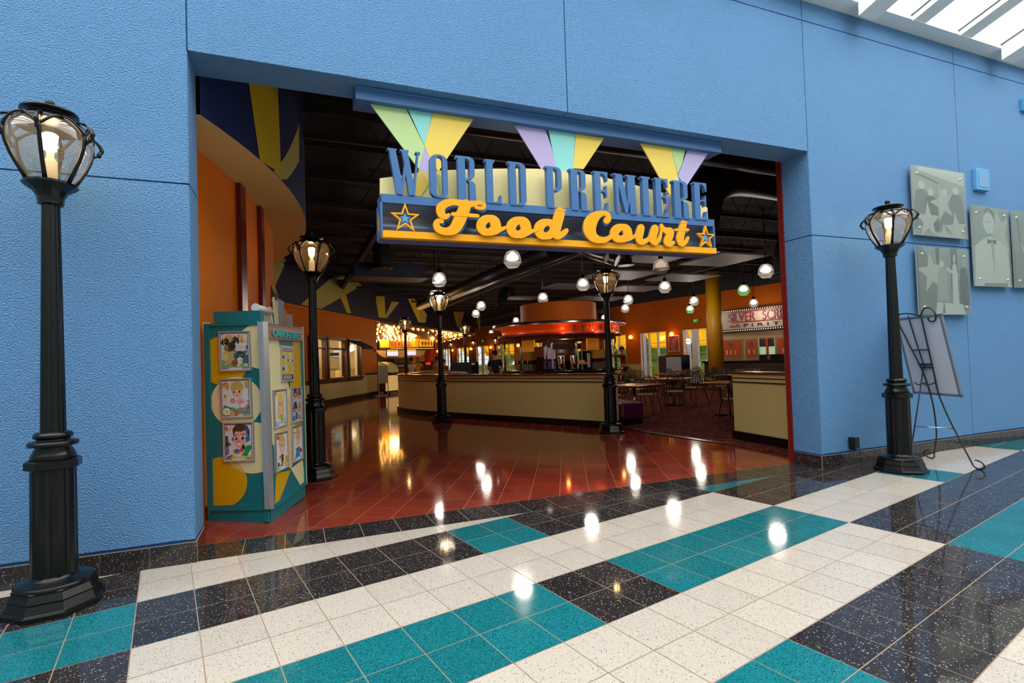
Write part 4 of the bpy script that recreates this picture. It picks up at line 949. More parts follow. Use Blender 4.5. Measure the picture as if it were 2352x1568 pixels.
# ---- pendants
M_pglass = frosted('pendant_glass', (226, 224, 222), amount=.20)
M_pgreen = frosted('pendant_glass_green', (170, 226, 170), amount=.30)
M_pdim = frosted('pendant_glass_dim', (210, 205, 198), amount=.6)
M_pbulb = mat('pendant_bulb', (255, 246, 236), .4, emit=((255, 240, 224), 4.0)); M_pdimb = mat('pendant_bulb_dim', (255, 246, 236), .4, emit=((255, 236, 215), 1.2))
def make_pendant(gm, bm_):
    t = thing('pendant_lamp', 'x', 'pendant lamp', (0, 0, 0), 'glass pendant lamps')
    B = MB(); B.tube([(0, 0, .26), (0, 0, 1.6)], .012, 6); B.build('rod', M_black, t)
    B = MB(); B.lathe([(.03, .27), (.05, .25), (.05, .19), (.075, .165), (.02, .16)], 16); B.build('socket', M_black, t)
    B = MB(); B.lathe([(.075, .165), (.115, .14), (.15, .08), (.170, .0), (.174, -.055)], 28, caps=False); B.lathe([(.174, -.06), (.165, -.08), (.13, -.13), (.10, -.165), (.02, -.17)], 28, caps=False); gs_ = B.build('glass_shade', gm, t)
    B = MB(); B.lathe([(.172, -.052), (.178, -.055), (.178, -.064), (.172, -.067)], 28); B.build('shade_ring', M_steel, gs_)
    B = MB(); B.lathe([(.03, .14), (.06, .11), (.11, .06), (.12, .0), (.09, -.03), (.02, -.04)], 20); B.build('bulb', bm_, t)
    return t
protos = {}
pend = [((1177, 595), 0, 'large pendant hanging just under the Food Court lettering, left'), ((1009, 642), 0, 'pendant over the curved end of the low wall, upper of the pair'), ((999, 679), 0, 'pendant just behind the top of the middle street lamp'),
        ((1339, 653), 0, 'bright pendant left of the right inner street lamp'), ((1518, 612), 2, 'unlit-looking pendant under the right end of the sign'), ((1527, 659), 0, 'bright pendant below the dim one under the sign end'),
        ((1594, 691), 0, 'bright pendant left of the gold column, upper'), ((1585, 710), 1, 'pendant left of the gold column, lower greenish one'), ((1519, 727), 0, 'small pendant before the far orange wall'),
        ((1759, 622), 0, 'brightest pendant beside the right jamb'), ((1708, 666), 1, 'green tinted pendant right of the gold column'), ((1731, 696), 0, 'pendant above the silver screen lettering'),
        ((1105, 702), 0, 'bright pendant left of the beverage drum, upper'), ((1093, 720), 0, 'pendant left of the beverage drum, lower'), ((1247, 684), 0, 'pendant in front of the orange beverage drum'),
        ((1185, 736), 0, 'pendant at the left edge of the orange drum'), ((1128, 763), 0, 'tiny far pendant left of the bar canopy'), ((1104, 773), 0, 'tiny far pendant above the far green exit sign'), ((1078, 770), 0, 'tiny far pendant right of the rising street lamp head'),
        ((1056, 778), 1, 'tiny far greenish pendant left of the rising street lamp'), ((1443, 688), 0, 'pendant right of the inner street lamp, upper'), ((1436, 708), 0, 'pendant right of the inner street lamp, lower'), ((1388, 730), 0, 'pendant half hidden behind the inner street lamp pole')]
for i, ((x_, y_), kind, lab) in enumerate(pend):
    p = hZ(x_, y_, 3.40)
    if kind not in protos:
        t = make_pendant([M_pglass, M_pgreen, M_pdim][kind], M_pdimb if kind == 2 else M_pbulb); protos[kind] = t; t.location = p; t['label'] = lab
    else: dup(protos[kind], p, 0, lab)
    if kind != 2 and p.y < 22: pointlight('pendant_light', (p.x, p.y, 3.04), PENDANT_W, (1.0, .90, .78), .17)
# ================================================================== LOW CREAM WALLS
M_lcream = mat('low_wall_cream', (226, 206, 138), .5, 0, .3)
M_cap = mat('mahogany_cap', (112, 48, 30), .18, 0, .5)
def offset_path(P, d):
    out = []
    for i, p in enumerate(P):
        a = Vector(P[max(0, i - 1)]); b = Vector(P[min(len(P) - 1, i + 1)]); t = (b - a).normalized(); out.append((p[0] + t.y * d, p[1] - t.x * d))
    return out
def low_wall(label, path, th, h):
    t = thing('low_wall', label, 'low wall', (*path[0], 0), 'cream low walls with mahogany caps')
    def strip(name, d0, d1, z0, z1, m_):
        a = offset_path(path, d0); b = offset_path(path, d1); B = MB()
        B.loft([[(*a[i], z0), (*a[i], z1), (*b[i], z1), (*b[i], z0)] for i in range(len(path))]); return B.build(name, m_, t)
    strip('body', 0, th, .13, h - .03, M_lcream); strip('plinth', -.05, th + .05, 0, .14, M_gblk)
    strip('cap', -.03, th + .03, h - .035, h, M_cap)
    strip('moulding', -.014, th + .014, h - .105, h - .09, M_dwood); strip('moulding', -.014, th + .014, h - .175, h - .155, M_dwood)
    return t
mp = [(6.50, 4.17), (6.03, 5.07), (5.47, 6.08), (4.95, 7.0), (4.45, 7.9), (4.02, 8.75), (3.72, 9.6), (3.60, 10.35), (3.68, 11.1), (4.0, 11.9), (4.6, 12.9), (5.4, 14.0), (6.4, 15.1)]
mp = cr(mp, 4)
low_wall('long curved cream low wall with dark mouldings across the middle of the food court', mp, .30, 1.08)
low_wall('short cream low wall end against the right jamb of the opening', [(7.50, .50), (7.50, 1.2), (7.50, 2.12)], .30, 1.10) if 0 else None
low_wall('short cream low wall end against the right jamb of the opening', [(7.30, .50), (7.40, 1.3), (7.47, 2.12)], .30, 1.10)
# bench and small pieces behind the wall end
t = thing('bench', 'round-edged purple upholstered bench tucked behind the end of the long low wall', 'bench', (7.15, 4.75, 0))
B = MB(); B.box(6.95, 7.45, 4.45, 5.6, .0, .12); B.build('bench_base', M_gblk, t)
B = MB(); B.box(6.92, 7.48, 4.42, 5.65, .12, .46); B.build('cushion', mat('purple_vinyl', (92, 20, 62), .35), t, .06)

# ================================================================== KIOSK
KA = Vector((-.08, 1.12)); KB = Vector((.465, .77)); KC = Vector((.80, 1.59)); KD = KA + KC - KB
def knrm(a, b):
    d = (b - a).normalized(); return Vector((d.y, -d.x, 0))
nL, nR = knrm(KA, KB), knrm(KB, KC)
ko = thing('caricature_kiosk', 'teal, yellow and cream caricatures kiosk standing inside the left jamb', 'kiosk', (.3, 1.3, 0))
def kp(x, y, side, off=0.0):
    base, n = (KB, nL) if side == 'L' else (KB, nR)
    return hit(x, y, (base.x + n.x * off, base.y + n.y * off, 0), (n.x, n.y, 0))
def kz3(x, y): return (440 + x / 2.9033, 680 + y / 2.9033)
B = MB(); H0 = 1.825
fp = [KA, KB, KC, KD]
cen = (KA + KC) / 2
ins = [cen + (p - cen) * .955 for p in fp]
B.loft([[(p.x, p.y, z) for p in ins] for z in (.02, H0)]); B.build('cabinet', M_teal, ko)
B = MB(); ins2 = [cen + (p - cen) * .93 for p in fp]; B.loft([[(p.x, p.y, z) for p in ins2] for z in (0, .03)]); B.build('plinth', M_gblk, ko)
def kplates(name, items, side, off, th=.012, single=None):
    B = MB(); n = nL if side == 'L' else nR; ms = []
    for i, (m_, pts) in enumerate(items):
        if m_ not in ms: ms.append(m_)
        o = off + .0006 * i
        B.m(ms.index(m_)).plate([kp(*kz3(*p), side, o) for p in pts], n, th)
    return B.build(name, ms, ko)
def zel(cx, cy, rx, ry, a0=0, a1=360, n=36): return [(cx + rx * math.cos(math.radians(a0 + (a1 - a0) * i / n)), cy + ry * math.sin(math.radians(a0 + (a1 - a0) * i / n))) for i in range(n + (0 if a1 - a0 == 360 else 1))]
# left panel field and its big painted circles (clipped to the field)
Lx0, Lx1, Ly0, Ly1 = 115, 487, 195, 1400
def clipz(poly, edges):
    for (ax, ay, bx, by) in edges:
        poly = clip(poly, lambda p: (bx - ax) * (p[1] - ay) - (by - ay) * (p[0] - ax))
        if len(poly) < 3: return []
    return poly
LE = [(115, 198, 455, 188), (455, 188, 487, 1392), (487, 1392, 142, 1402), (142, 1402, 115, 198)]
items = [(M_teal, [(115, 198), (455, 188), (487, 1392), (142, 1402)])]
for m_, e in ((M_kcream, (490, 330, 195, 158)), (M_kyel, (215, 430, 165, 165)), (M_kcream, (300, 705, 172, 168)), (M_kcream, (405, 1010, 190, 172)), (M_kpeach, (0, 0, 0, 0)), (M_kyel, (205, 1240, 165, 168))):
    if e[2] == 0: continue
    q = clipz(zel(*e), LE)
    if len(q) > 2: items.append((m_, q))
def inter(e1, e2, n=40): return [p for p in clipz(zel(*e1), LE)] 
lens = [p for p in zel(405, 1010, 190, 172, 0, 360, 80) if ((p[0] - 205) / 165) ** 2 + ((p[1] - 1240) / 168) ** 2 < 1]
lens2 = [p for p in zel(205, 1240, 165, 168, 0, 360, 80) if ((p[0] - 405) / 190) ** 2 + ((p[1] - 1010) / 172) ** 2 < 1]
if len(lens) > 2 and len(lens2) > 2:
    pts = lens + lens2; cx = sum(p[0] for p in pts) / len(pts); cy = sum(p[1] for p in pts) / len(pts)
    pts.sort(key=lambda p: math.atan2(p[1] - cy, p[0] - cx)); items.append((mat('kiosk_tan', (226, 196, 130), .5), pts))
kplates('painted_panel', items, 'L', .006, .006)
fr = [((80, 185), (470, 165), (470, 190), (80, 200)), ((80, 185), (115, 185), (142, 1402), (108, 1500)), ((452, 165), (472, 165), (512, 1505), (484, 1505)), ((105, 1398), (510, 1388), (512, 1428), (106, 1432))]
kplates('panel_frame', [(M_teal, [*f_]) for f_ in fr], 'L', .02, .02)
kplates('kick_board', [(M_teal, [(108, 1432), (512, 1424), (514, 1508), (110, 1518)])], 'L', .008, .01)
kplates('crown_board', [(M_teal, [(147, 104), (459, 94), (461, 170), (147, 178)])], 'L', .004, .05)
# right panel: copper header band, faceted colour field
kplates('header_band', [(M_kbrown, [(512, 190), (742, 218), (742, 300), (514, 288)]), (mat('copper_dark', (120, 84, 70), .35, .4), [(512, 190), (742, 218), (742, 232), (512, 206)]), (mat('copper_dark', (120, 84, 70), .35, .4), [(513, 225), (742, 248), (742, 262), (513, 240)]), (mat('copper_dark', (120, 84, 70), .35, .4), [(514, 272), (742, 288), (742, 300), (514, 288)]), (M_teal, [(512, 182), (742, 210), (742, 217), (512, 189)])], 'R', .03, .03); kh_ = [c for c in ko.children if c.name.startswith('header_band')][0]
kplates('painted_panel', [(M_teal, [(514, 285), (740, 298), (756, 1250), (552, 1395)]), (M_kcream, [(514, 288), (580, 290), (600, 420), (660, 640), (590, 1000), (556, 1004), (540, 985)]), (M_kyel, [(676, 300), (734, 305), (745, 935), (700, 1050), (660, 640), (655, 520)]),
        (M_kpeach, [(590, 900), (640, 700), (664, 640), (690, 850), (700, 1060), (662, 1150), (590, 1080)]), (M_kyel, [(567, 1180), (662, 1160), (590, 1355), (556, 1385)]), (M_kcream, [(664, 1150), (741, 1090), (757, 1235), (724, 1258)])], 'R', .006, .006)
kplates('panel_frame', [(M_teal, [(732, 300), (744, 300), (768, 1250), (756, 1250)]), (M_teal, [(550, 1392), (756, 1245), (768, 1258), (552, 1418)]), (M_kcream, [(742, 205), (746, 205), (772, 1250), (768, 1250)])], 'R', .018, .018)
kplates('kick_board', [(M_teal, [(526, 1422), (758, 1258), (760, 1330), (528, 1510)])], 'R', .006, .01)
kplates('corner_post', [(M_alu, [(474, 168), (509, 170), (552, 1418), (524, 1420)])], 'R', .035, .05)
B = MB(); c_ = kp(*kz3(477, 610), 'L', .03); B.sphere(c_, .010, 1, 1, 1, 10, 6); B.build('lock', M_chrome, ko)
a_ = kp(*kz3(62, 200), 'L', -.02); B = MB(); e_ = (KA - KB).normalized()
B.loft([[(KA.x + e_.x * s_ + nL.x * o2_, KA.y + e_.y * s_ + nL.y * o2_, z_) for s_, o2_ in ((.012, -.02), (.04, -.02), (.04, -.10), (.012, -.10))] for z_ in (.12, 1.86)]); B.build('side_panel', M_kcream, ko)
# lettering CARICATURES
def text_parts(txt, origin, ux_, uz_, n_, width, height, depth, material, parent, name='lettering', font_shear=0):
    cu = bpy.data.curves.new('tmp', 'FONT'); cu.body = txt; cu.extrude = depth / 2; ob = bpy.data.objects.new('tmp', cu); COL.objects.link(ob)
    dg = bpy.context.evaluated_depsgraph_get(); me = bpy.data.meshes.new_from_object(ob.evaluated_get(dg)); bpy.data.objects.remove(ob)
    xs_ = [v.co.x for v in me.vertices]; ys_ = [v.co.y for v in me.vertices]
    x0, x1, y0, y1 = min(xs_), max(xs_), min(ys_), max(ys_)
    B = MB(); o = Vector(origin); ux_ = Vector(ux_); uz_ = Vector(uz_); n_ = Vector(n_)
    for v in me.vertices:
        B.v.append(o + ux_ * ((v.co.x - x0) / (x1 - x0) * width) + uz_ * ((v.co.y - y0) / (y1 - y0) * height) + n_ * (v.co.z + depth / 2))
    for p in me.polygons: B.face(tuple(p.vertices))
    bpy.data.meshes.remove(me); return B.build(name, material, parent)
p0 = kp(*kz3(540, 270), 'R', .032); p1 = kp(*kz3(722, 284), 'R', .032); d_ = (p1 - p0); d_.z = 0
hgt = (kp(*kz3(540, 215), 'R', .032) - p0).length * 1.0
text_parts('CARICATURES', p0, d_.normalized(), (0, 0, 1), nR, d_.length, hgt * .92, .012, mat('letter_teal', (20, 176, 178), .35), kh_)

# ---- framed drawings on the kiosk : drawn in each frame's own 0..1 square
PC = {}
def C(r, g_, b): return paint(r, g_, b)
SK, BLK, WHT = C(232, 190, 168), C(22, 20, 22), C(224, 224, 226)
def framed(label, side, tl, tr, br, bl, art, inner=.032, group='framed caricatures on the kiosk'):
    n = nL if side == 'L' else nR
    P = [kp(*q, side, .024) for q in (tl, tr, br, bl)]
    t = thing('framed_drawing', label, 'framed drawing', tuple(P[3]), group)
    def uvp(u, v, o): return P[3].lerp(P[2], u).lerp(P[0].lerp(P[1], u), v) + n * o
    B = MB(); f = inner
    outer = [uvp(*q, 0) for q in ((0, 0), (1, 0), (1, 1), (0, 1))]; hole = [uvp(*q, 0) for q in ((f, f), (1 - f, f), (1 - f, 1 - f), (f, 1 - f))]
    B.plate(outer, n, .02, [hole]); B.build('frame', mat('silver_frame', (176, 170, 168), .35, .3), t)
    B = MB(); B.plate([uvp(*q, -.004) for q in ((f * .5, f * .5), (1 - f * .5, f * .5), (1 - f * .5, 1 - f * .5), (f * .5, 1 - f * .5))], n, .01); B.build('paper', WHT, t)
    B = MB(); ms = []
    for i, (m_, pts) in enumerate(art):
        if m_ not in ms: ms.append(m_)
        B.m(ms.index(m_)).plate([uvp(min(1 - f, max(f, p[0])), min(1 - f, max(f, p[1])), -.0038 + .00012 * (i + 1)) for p in pts], n, .00012)
    B.build('drawing', ms, t)
def e2(cx, cy, rx, ry, n=18, rot=0): return [(cx + rx * math.cos(2 * PI * i / n + 0) * math.cos(rot) - ry * math.sin(2 * PI * i / n) * math.sin(rot), cy + rx * math.cos(2 * PI * i / n) * math.sin(rot) + ry * math.sin(2 * PI * i / n) * math.cos(rot)) for i in range(n)]
def rect(x0, y0, x1, y1): return [(x0, y0), (x1, y0), (x1, y1), (x0, y1)]
def border(): return [(BLK, rect(.06, .07, .075, .96)), (BLK, rect(.925, .07, .94, .96)), (BLK, rect(.06, .945, .94, .96)), (BLK, rect(.06, .07, .30, .085)), (BLK, rect(.72, .07, .94, .085))]
def flower(cx, cy, r, col, mid): return [(col, e2(cx + r * .7 * math.cos(k * PI / 3), cy + r * .6 * math.sin(k * PI / 3), r * .42, r * .34, 10)) for k in range(6)] + [(mid, e2(cx, cy, r * .35, r * .3, 10))]
TANC, PUGD, GRN = C(196, 180, 110), C(60, 56, 50), C(122, 190, 110)
CATB, CATD = C(70, 112, 122), C(44, 70, 80)
pug = [(GRN, [(.08, .09), (.93, .10), (.92, .24), (.6, .20), (.45, .26), (.08, .30)]), (C(140, 196, 226), [(.08, .94), (.18, .94), (.16, .91), (.08, .90)]), (C(140, 196, 226), [(.78, .94), (.88, .94), (.83, .89)]),
       (TANC, [(.12, .28), (.12, .44), (.2, .56), (.45, .56), (.50, .45), (.48, .28), (.36, .24), (.2, .26)]), (C(222, 196, 136), e2(.2, .36, .09, .10)), (C(110, 52, 34), [(.17, .60), (.17, .55), (.32, .49), (.45, .51), (.46, .56), (.3, .54)]),
       (TANC, e2(.34, .72, .21, .19)), (PUGD, [(.06, .72), (.14, .84), (.16, .70), (.14, .64), (.08, .68)]), (PUGD, [(.48, .90), (.64, .82), (.67, .74), (.61, .67), (.56, .76)]),
       (PUGD, e2(.25, .74, .085, .085, 16, .4)), (PUGD, e2(.49, .76, .075, .08, 16, -.3)), (PUGD, e2(.41, .62, .13, .11)), (C(120, 140, 120), e2(.25, .60, .06, .06)), (BLK, e2(.23, .725, .045, .045)), (BLK, e2(.48, .765, .042, .045)), (WHT, e2(.215, .74, .015, .018)), (WHT, e2(.465, .78, .015, .018)), (BLK, e2(.42, .63, .04, .025)), (C(214, 180, 50), e2(.38, .45, .022, .02)),
       (CATB, [(.62, .22), (.93, .20), (.93, .40), (.75, .42)]), (CATB, e2(.67, .37, .20, .14)), (CATB, [(.47, .40), (.49, .54), (.58, .50)]), (CATB, [(.78, .50), (.90, .52), (.85, .40)]), (WHT, [(.50, .44), (.505, .50), (.54, .47)]), (CATD, e2(.68, .46, .12, .03)), (WHT, [(.57, .30), (.66, .36), (.76, .31), (.72, .18), (.62, .18)]),
       (BLK, e2(.57, .39, .035, .04)), (BLK, e2(.76, .375, .035, .04)), (WHT, e2(.56, .405, .012, .014)), (WHT, e2(.75, .39, .012, .014)), (C(200, 110, 100), e2(.69, .27, .02, .018)), (C(180, 70, 56), e2(.50, .21, .10, .075)), (WHT, e2(.62, .145, .055, .03)), (WHT, e2(.85, .15, .055, .03)), (C(208, 170, 150), [(.15, .20), (.38, .25), (.38, .22), (.2, .13)]),
       (C(232, 130, 60), e2(.655, .875, .035, .045)), (C(240, 200, 70), rect(.69, .85, .79, .90)), (C(232, 120, 60), e2(.745, .76, .04, .045)), (C(240, 200, 70), rect(.78, .73, .88, .78)), (CATD, rect(.74, .82, .80, .83)), (CATD, rect(.63, .62, .76, .625)), (CATD, rect(.69, .585, .83, .59)), (CATB, e2(.90, .60, .03, .05))] + border()
HAIR = C(196, 172, 92)
girl = [(GRN, [(.08, .09), (.93, .10), (.92, .27), (.6, .26), (.4, .22), (.08, .22)]), (C(30, 140, 124), [(.08, .26), (.12, .34), (.24, .30), (.32, .28), (.46, .26), (.3, .22), (.08, .22)]), (HAIR, e2(.25, .80, .055, .09, 16, -.2)), (HAIR, e2(.84, .83, .06, .10, 16, .2)), (HAIR, e2(.55, .80, .20, .14)), (SK, [(.38, .74), (.40, .58), (.55, .50), (.70, .56), (.74, .68), (.72, .78), (.5, .82)]), (HAIR, [(.36, .70), (.35, .80), (.45, .88), (.62, .88), (.73, .80), (.74, .70), (.66, .72), (.60, .68), (.54, .74), (.48, .70), (.42, .70)]),
        (BLK, e2(.445, .66, .025, .03)), (BLK, e2(.625, .665, .025, .03)), (C(226, 160, 140), e2(.54, .61, .03, .02)), (C(190, 90, 80), [(.47, .575), (.55, .565), (.62, .58), (.55, .555)]), (C(238, 150, 160), [(.58, .50), (.66, .50), (.70, .44), (.78, .40), (.62, .36), (.54, .38), (.60, .44)]), (SK, [(.50, .44), (.60, .47), (.60, .44), (.44, .38)]), (C(225, 230, 236), e2(.80, .52, .09, .07)), (C(225, 230, 236), e2(.76, .64, .04, .06)), (SK, rect(.60, .27, .64, .38)), (C(230, 110, 120), e2(.63, .22, .035, .05))] + flower(.40, .45, .07, C(224, 110, 160), C(240, 210, 60)) + [(C(240, 190, 50), e2(.17, .565, .05, .04)), (BLK, rect(.155, .53, .17, .60)), (C(225, 230, 236), e2(.17, .62, .03, .02))] + flower(.20, .17, .12, C(240, 240, 236), C(248, 196, 20)) + flower(.78, .20, .08, C(120, 140, 210), C(240, 170, 170)) + flower(.87, .30, .05, C(220, 70, 90), C(240, 190, 90)) + flower(.50, .13, .07, C(226, 60, 110), C(250, 200, 60)) + flower(.40, .13, .05, C(248, 196, 20), C(230, 120, 40)) + flower(.45, .23, .03, C(50, 110, 170), C(240, 240, 230)) + [(C(220, 90, 90), [(.10, .88), (.26, .91), (.25, .86), (.11, .80)]), (C(240, 196, 70), [(.11, .83), (.25, .87), (.25, .85), (.12, .79)]), (C(240, 180, 40), e2(.88, .92, .03, .03)), (BLK, st2(.89, .42, .03, .9))] + border()
HR2, BLU = C(92, 54, 40), C(20, 120, 210)
boy = [(C(236, 200, 20), [(.08, .09), (.92, .09), (.92, .15), (.7, .16), (.5, .11), (.3, .18), (.08, .12)]), (C(140, 120, 180), [(.08, .66), (.18, .64), (.2, .2), (.08, .14)]), (C(80, 50, 40), [(.08, .66), (.16, .66), (.12, .5), (.19, .54), (.19, .42), (.08, .36), (.12, .2), (.08, .2)]), (C(10, 160, 100), [(.60, .16), (.56, .24), (.68, .30), (.74, .40), (.90, .42), (.92, .34), (.82, .22), (.78, .13)]), (C(232, 190, 168), [(.28, .30), (.44, .34), (.60, .24), (.72, .30), (.62, .18), (.36, .18)]), (C(110, 110, 130), e2(.45, .27, .10, .06)),
       (HR2, [(.33, .72), (.32, .84), (.42, .94), (.60, .95), (.78, .92), (.86, .80), (.86, .66), (.78, .62), (.36, .62)]), (C(238, 170, 160), [(.36, .62), (.34, .50), (.44, .38), (.58, .34), (.72, .40), (.80, .54), (.80, .70), (.72, .80), (.58, .76), (.40, .78)]), (HR2, [(.36, .76), (.44, .77), (.52, .80), (.60, .76), (.66, .82), (.74, .82), (.78, .70), (.84, .80), (.72, .92), (.42, .92)]), (WHT, e2(.43, .60, .06, .045)), (WHT, e2(.62, .61, .07, .05)), (BLK, e2(.435, .595, .04, .042)), (BLK, e2(.635, .60, .045, .045)), (WHT, e2(.42, .61, .014, .016)), (WHT, e2(.615, .62, .014, .016)), (HR2, [(.36, .66), (.46, .69), (.46, .675), (.37, .645)]), (HR2, [(.56, .69), (.72, .70), (.72, .685), (.58, .68)]),
       (C(226, 130, 120), e2(.50, .52, .055, .03)), (WHT, [(.44, .46), (.60, .48), (.58, .43), (.52, .41), (.46, .43)]), (BLU, e2(.33, .58, .035, .05)), (BLU, [(.73, .62), (.86, .65), (.88, .54), (.76, .49)]), (BLU, [(.72, .90), (.76, .90), (.80, .66), (.765, .66)]), (BLU, [(.79, .86), (.81, .86), (.815, .66), (.795, .66)]), (BLK, e2(.66, .37, .045, .06)), (C(226, 60, 60), e2(.60, .30, .05, .045)), (BLK, e2(.23, .45, .03, .03)), (C(220, 70, 70), e2(.13, .85, .04, .06)), (C(244, 200, 50), [(.16, .82), (.30, .90), (.31, .86), (.18, .79)]), (C(110, 110, 120), [(.10, .12), (.30, .19), (.30, .14), (.16, .09)])] + border()
def face(hair, x=.5, y=.62, w_=.17, h_=.2, eye=(40, 60, 60), longhair=False, skin=SK):
    a = [(hair, e2(x, y + .06, w_ * 1.25, h_ * 1.2))]
    if longhair: a += [(hair, [(x - w_ * 1.3, y + .1), (x - w_ * 1.5, y - .38), (x - w_ * .6, y - .40), (x + w_ * .7, y - .38), (x + w_ * 1.5, y - .34), (x + w_ * 1.3, y + .1)])]
    a += [(skin, e2(x, y - .03, w_, h_)), (hair, [(x - w_, y + .06), (x - w_ * .8, y + .2), (x, y + .26), (x + w_ * .8, y + .2), (x + w_, y + .06), (x + w_ * .3, y + .10), (x - w_ * .4, y + .08)])]
    a += [(C(*eye), e2(x - w_ * .42, y - .0, .03, .026)), (C(*eye), e2(x + w_ * .42, y - .0, .03, .026)), (C(226, 150, 130), e2(x, y - .06, .025, .02)), (WHT, [(x - .06, y - .10), (x + .06, y - .10), (x + .03, y - .135), (x - .03, y - .135)])]
    return a
BLOND = C(230, 200, 80)
d1 = [(C(170, 200, 230), [(.08, .09), (.93, .10), (.9, .18), (.5, .12), (.1, .22)])] + face(BLOND, longhair=True) + [(SK, e2(.5, .36, .16, .07)), (C(110, 200, 80), [(.46, .34), (.60, .32), (.66, .20), (.56, .10), (.48, .2)]), (C(226, 110, 140), st2(.76, .2, .06, .8)), (C(236, 200, 60), e2(.84, .88, .04, .05)), (C(230, 120, 60), rect(.1, .86, .24, .93))] + border()
d2 = [(C(170, 196, 226), rect(.07, .08, .93, .95))] + face(C(90, 50, 36), .34, .76, .13, .12, (40, 30, 30), skin=C(224, 150, 120)) + face(C(120, 70, 56), .70, .70, .13, .12, (40, 30, 30)) + [(BLK, [(.2, .42), (.3, .6), (.42, .6), (.5, .4)]), (C(230, 190, 180), [(.56, .54), (.84, .54), (.84, .36), (.56, .36)])] + face(C(120, 64, 44), .26, .34, .11, .09, (40, 30, 30)) + face(C(190, 140, 70), .68, .34, .11, .09, (40, 30, 30)) + [(C(50, 90, 160), rect(.36, .1, .5, .3)), (C(60, 110, 180), rect(.12, .1, .3, .2)), (C(220, 120, 60), rect(.58, .1, .76, .2))] + border()
d3 = face(C(214, 176, 100), .5, .66, .2, .19, (70, 50, 40)) + [(C(226, 196, 60), rect(.30, .12, .88, .18)), (C(120, 60, 40), [(.42, .22), (.42, .42), (.6, .42), (.6, .22)]), (C(220, 110, 50), e2(.33, .36, .07, .05)), (BLK, rect(.44, .12, .5, .24)), (BLK, e2(.2, .19, .06, .05)), (C(226, 90, 40), rect(.12, .82, .32, .92)), (C(110, 150, 200), rect(.1, .12, .45, .15)), (C(196, 160, 90), rect(.74, .16, .9, .34))] + border()
d4 = face(C(222, 180, 90), .56, .66, .18, .2, (20, 110, 110)) + [(C(20, 140, 210), [(.22, .1), (.70, .12), (.56, .40), (.44, .38)]), (C(190, 40, 60), [(.58, .40), (.9, .28), (.8, .18), (.66, .26)]), (C(40, 110, 180), rect(.28, .32, .5, .36)), (C(90, 100, 140), rect(.14, .80, .3, .83)), (C(90, 100, 140), rect(.16, .72, .3, .735)), (C(90, 100, 140), rect(.16, .64, .26, .65))] + border()
price = [(C(226, 200, 40), rect(.06, .16, .94, .84)), (C(40, 40, 46), rect(.06, .84, .94, .93)), (C(40, 40, 46), rect(.06, .05, .94, .20))] + [(WHT, rect(.1 + .14 * k, .855, .18 + .14 * k, .915)) for k in range(6)] + [(WHT, [(.12 + .14 * k, .07), (.20 + .14 * k, .07), (.23 + .14 * k, .18), (.15 + .14 * k, .18)]) for k in range(5)] + [(C(200, 200, 206), rect(.24, .56, .46, .80)), (C(224, 224, 224), rect(.60, .56, .82, .80)), (C(200, 200, 206), rect(.24, .26, .46, .50)), (C(190, 180, 190), rect(.60, .26, .82, .50)), (C(60, 60, 90), e2(.14, .68, .08, .045)), (C(60, 60, 90), e2(.14, .36, .08, .045)), (C(226, 180, 150), rect(.66, .60, .76, .74)), (C(200, 170, 120), rect(.66, .3, .76, .44)), (C(20, 150, 190), rect(.38, .04, .7, .07)), (C(60, 70, 90), e2(.52, .60, .06, .035)), (C(60, 70, 90), e2(.88, .58, .05, .035))]
zz = lambda a, b: kz3(a, b)
framed('framed drawing of a pug beside a blue kitten, uppermost on the kiosk left face', 'L', zz(177, 235), zz(386, 231), zz(396, 497), zz(186, 504), pug)
framed('framed drawing of a pigtailed girl with flowers, middle of the kiosk left face', 'L', zz(184, 553), zz(395, 545), zz(405, 810), zz(195, 818), girl)
framed('framed drawing of a grinning boy in blue headphones, lowest on the kiosk left face', 'L', zz(205, 845), zz(413, 838), zz(418, 1100), zz(210, 1107), boy)
framed('yellow and black price chart in a pale frame under the kiosk lettering', 'R', zz(600, 326), zz(678, 334), zz(686, 566), zz(606, 572), price)
framed('framed drawing of a long-haired blonde with a green tail', 'R', zz(548, 626), zz(637, 615), zz(642, 858), zz(556, 890), d1)
framed('framed drawing of a family of four crowded together', 'R', zz(667, 611), zz(741, 605), zz(744, 830), zz(669, 853), d2)
framed('framed drawing of a fair boy with treasure, lower left on the kiosk right face', 'R', zz(560, 915), zz(643, 896), zz(652, 1138), zz(566, 1180), d3)
framed('framed drawing of a smiling figure in a blue gown and red cape', 'R', zz(672, 872), zz(740, 849), zz(748, 1080), zz(676, 1115), d4)
